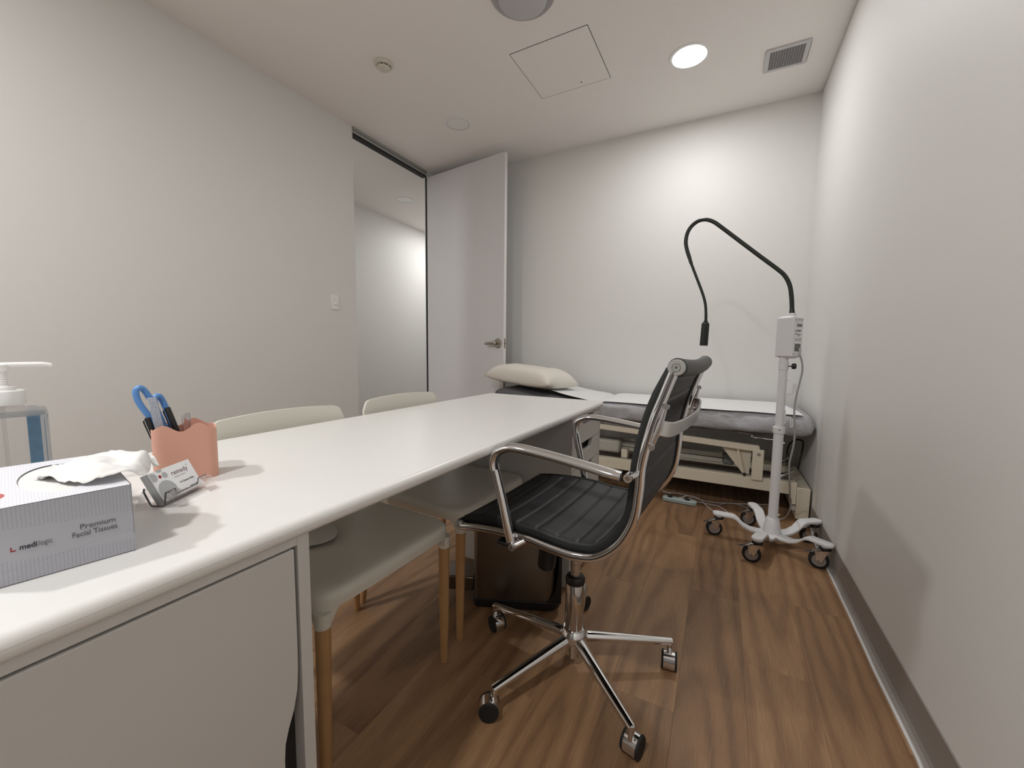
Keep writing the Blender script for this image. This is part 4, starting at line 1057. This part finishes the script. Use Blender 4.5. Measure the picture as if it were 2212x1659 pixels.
# folded profile in (y,z): front foot, up, trough, back rest, back foot
prf = [(-.024, .0), (-.014, .022), (-.009, .0245), (-.004, .0235), (-.0015, .004), (.001, .0015), (.018, .0015), (.0205, .004), (.029, .024), (.0285, .030), (.033, .0245), (.043, .0)]
def holder_strip(x0, x1, pr, m, name, th=.0018):
    mb = MB(); mb.tube([(0, 0, 0), (1, 0, 0)], 1, 4) if False else None
    vs = []; n = len(pr)
    for x in (x0, x1):
        for i, (y, z) in enumerate(pr):
            vs.append((x, y*ysg, z))
        for i, (y, z) in enumerate(pr):
            a = Vector(pr[max(i-1, 0)]); b = Vector(pr[min(i+1, n-1)]); t = (b-a).normalized(); nn = Vector((-t.y, t.x))*th
            vs.append((x, (y-nn.x)*ysg, max(.0, z-nn.y)))
    N2 = 2*n; fs = []
    for i in range(n-1):
        fs += [(i, i+1, N2+i+1, N2+i), (n+i, N2+n+i, N2+n+i+1, n+i+1), (i, n+i, n+i+1, i+1), (N2+i, N2+i+1, N2+n+i+1, N2+n+i)]
    fs += [(0, N2, N2+n, n), (n-1, 2*n-1, N2+2*n-1, N2+n-1)]
    return build(mb.add(vs, fs), name, m, hl, ang=30)
holder_strip(X0h, X0h+.020, prf, acryl, 'side_foot'); holder_strip(X0h+WH-.020, X0h+WH, prf, acryl, 'side_foot')
mid = prf[3:9]
holder_strip(X0h+.020, X0h+WH-.020, [(-.0025, .013)]+prf[4:8]+[(.0255, .016)], acryl, 'trough')
le = MB(); le.tube([(X0h+.0, -.0045*ysg, .0245), (X0h+.019, -.0045*ysg, .0245), (X0h+.0205, -.0035*ysg, .0145), (X0h+WH-.021, -.0035*ysg, .0145), (X0h+WH-.020, -.0045*ysg, .0245), (X0h+WH, -.0045*ysg, .0245)], .0009, 6); build(le, 'cut_edge', acedge, hl)
ed = MB(); ed.tube([(X0h-.0006, y*ysg, z+.0008) for y, z in smooth_path([(p[0], p[1], 0) for p in prf[2:10]], 2) for _ in (0,)] if False else [(X0h-.0006, y*ysg, z+.0006) for y, z in prf[2:10]], .0013, 6)
build(ed, 'cut_edge', acedge, hl)
tilt = math.radians(27)
CWd, CHt, CTk = .0875, .052, .014
up_l = Vector((0, ysg*math.sin(tilt), math.cos(tilt))); nrm = Vector((0, -ysg*math.cos(tilt), math.sin(tilt)))
cs_ = thing('business_cards', 'stack of white business cards with a grey circle print in the clear card holder', 'business cards', tuple(Vector((BL.x, BL.y, ZD))), math.atan2(cdir.y, cdir.x))
o0 = Vector((.0, ysg*.0005, .0075))
def card(x, y_, zoff): return Vector((o0.x+x, 0, 0))+Vector((0, o0.y, o0.z))+up_l*y_+nrm*zoff
NCd = 10
for i in range(NCd):
    z0_, z1_ = -CTk*(i+1)/NCd+.00008, -CTk*i/NCd
    jx, jy = random.uniform(-.0005, .0005), random.uniform(-.0004, .0004)
    if i == 0: jx = jy = 0
    P = [card(jx, jy, z0_), card(CWd+jx, jy, z0_), card(CWd+jx, CHt+jy, z0_), card(jx, CHt+jy, z0_), card(jx, jy, z1_), card(CWd+jx, jy, z1_), card(CWd+jx, CHt+jy, z1_), card(jx, CHt+jy, z1_)]
    build(MB().add([tuple(p) for p in P], [(0, 3, 2, 1), (4, 5, 6, 7), (0, 1, 5, 4), (1, 2, 6, 5), (2, 3, 7, 6), (3, 0, 4, 7)]), 'card', cardm if i == 0 else mat('card_edge_grey', (.42, .42, .41), .7), cs_, smooth=False)
def cardM(x, y_): p = card(x, y_, .0002); return frame4(tuple(p), (1, 0, 0), tuple(up_l))
def disc(x, y_, r, m, clip=True):
    P = []
    for k in range(40):
        a = 2*PI*k/40; px_, py_ = x+r*math.cos(a), y_+r*math.sin(a)
        if clip: px_ = max(0, min(CWd, px_)); py_ = max(0, min(CHt, py_))
        P.append(tuple(card(px_, py_, .0001)))
    P2 = [tuple(Vector(p)+nrm*.00012) for p in P]
    build(MB().add(P+P2, [tuple(range(40))[::-1], tuple(range(40, 80))]), 'print', m, cs_, smooth=False)
pg = mat('card_print_grey', (.47, .48, .49), .6)
disc(.018, .015, .0175, pg); disc(.0165, .0405, .0028, redink); disc(.0265, .0405, .0052, pg); disc(.004, .0425, .0075, pg); disc(.0205, .0535, .0062, pg)
text('remedy', .0120, purple, cs_, 'print', cardM(.0385, .0350), sx=1.0)
text('+', .005, purple, cs_, 'print', cardM(.0755, .0425), bold=.0001)
text('medical clinics', .0036, pg, cs_, 'print', cardM(.0405, .0298), sx=1.25)
text('Dr Dauwen Waas', .0043, inkg, cs_, 'print', cardM(.0460, .0180), bold=.00008)
text('M 0417 1800', .0034, inkg, cs_, 'print', cardM(.0610, .0050), bold=.00005)
text('6/67 Victoria Ave', .0034, pg, cs_, 'print', cardM(.0280, .0050), bold=.00005)
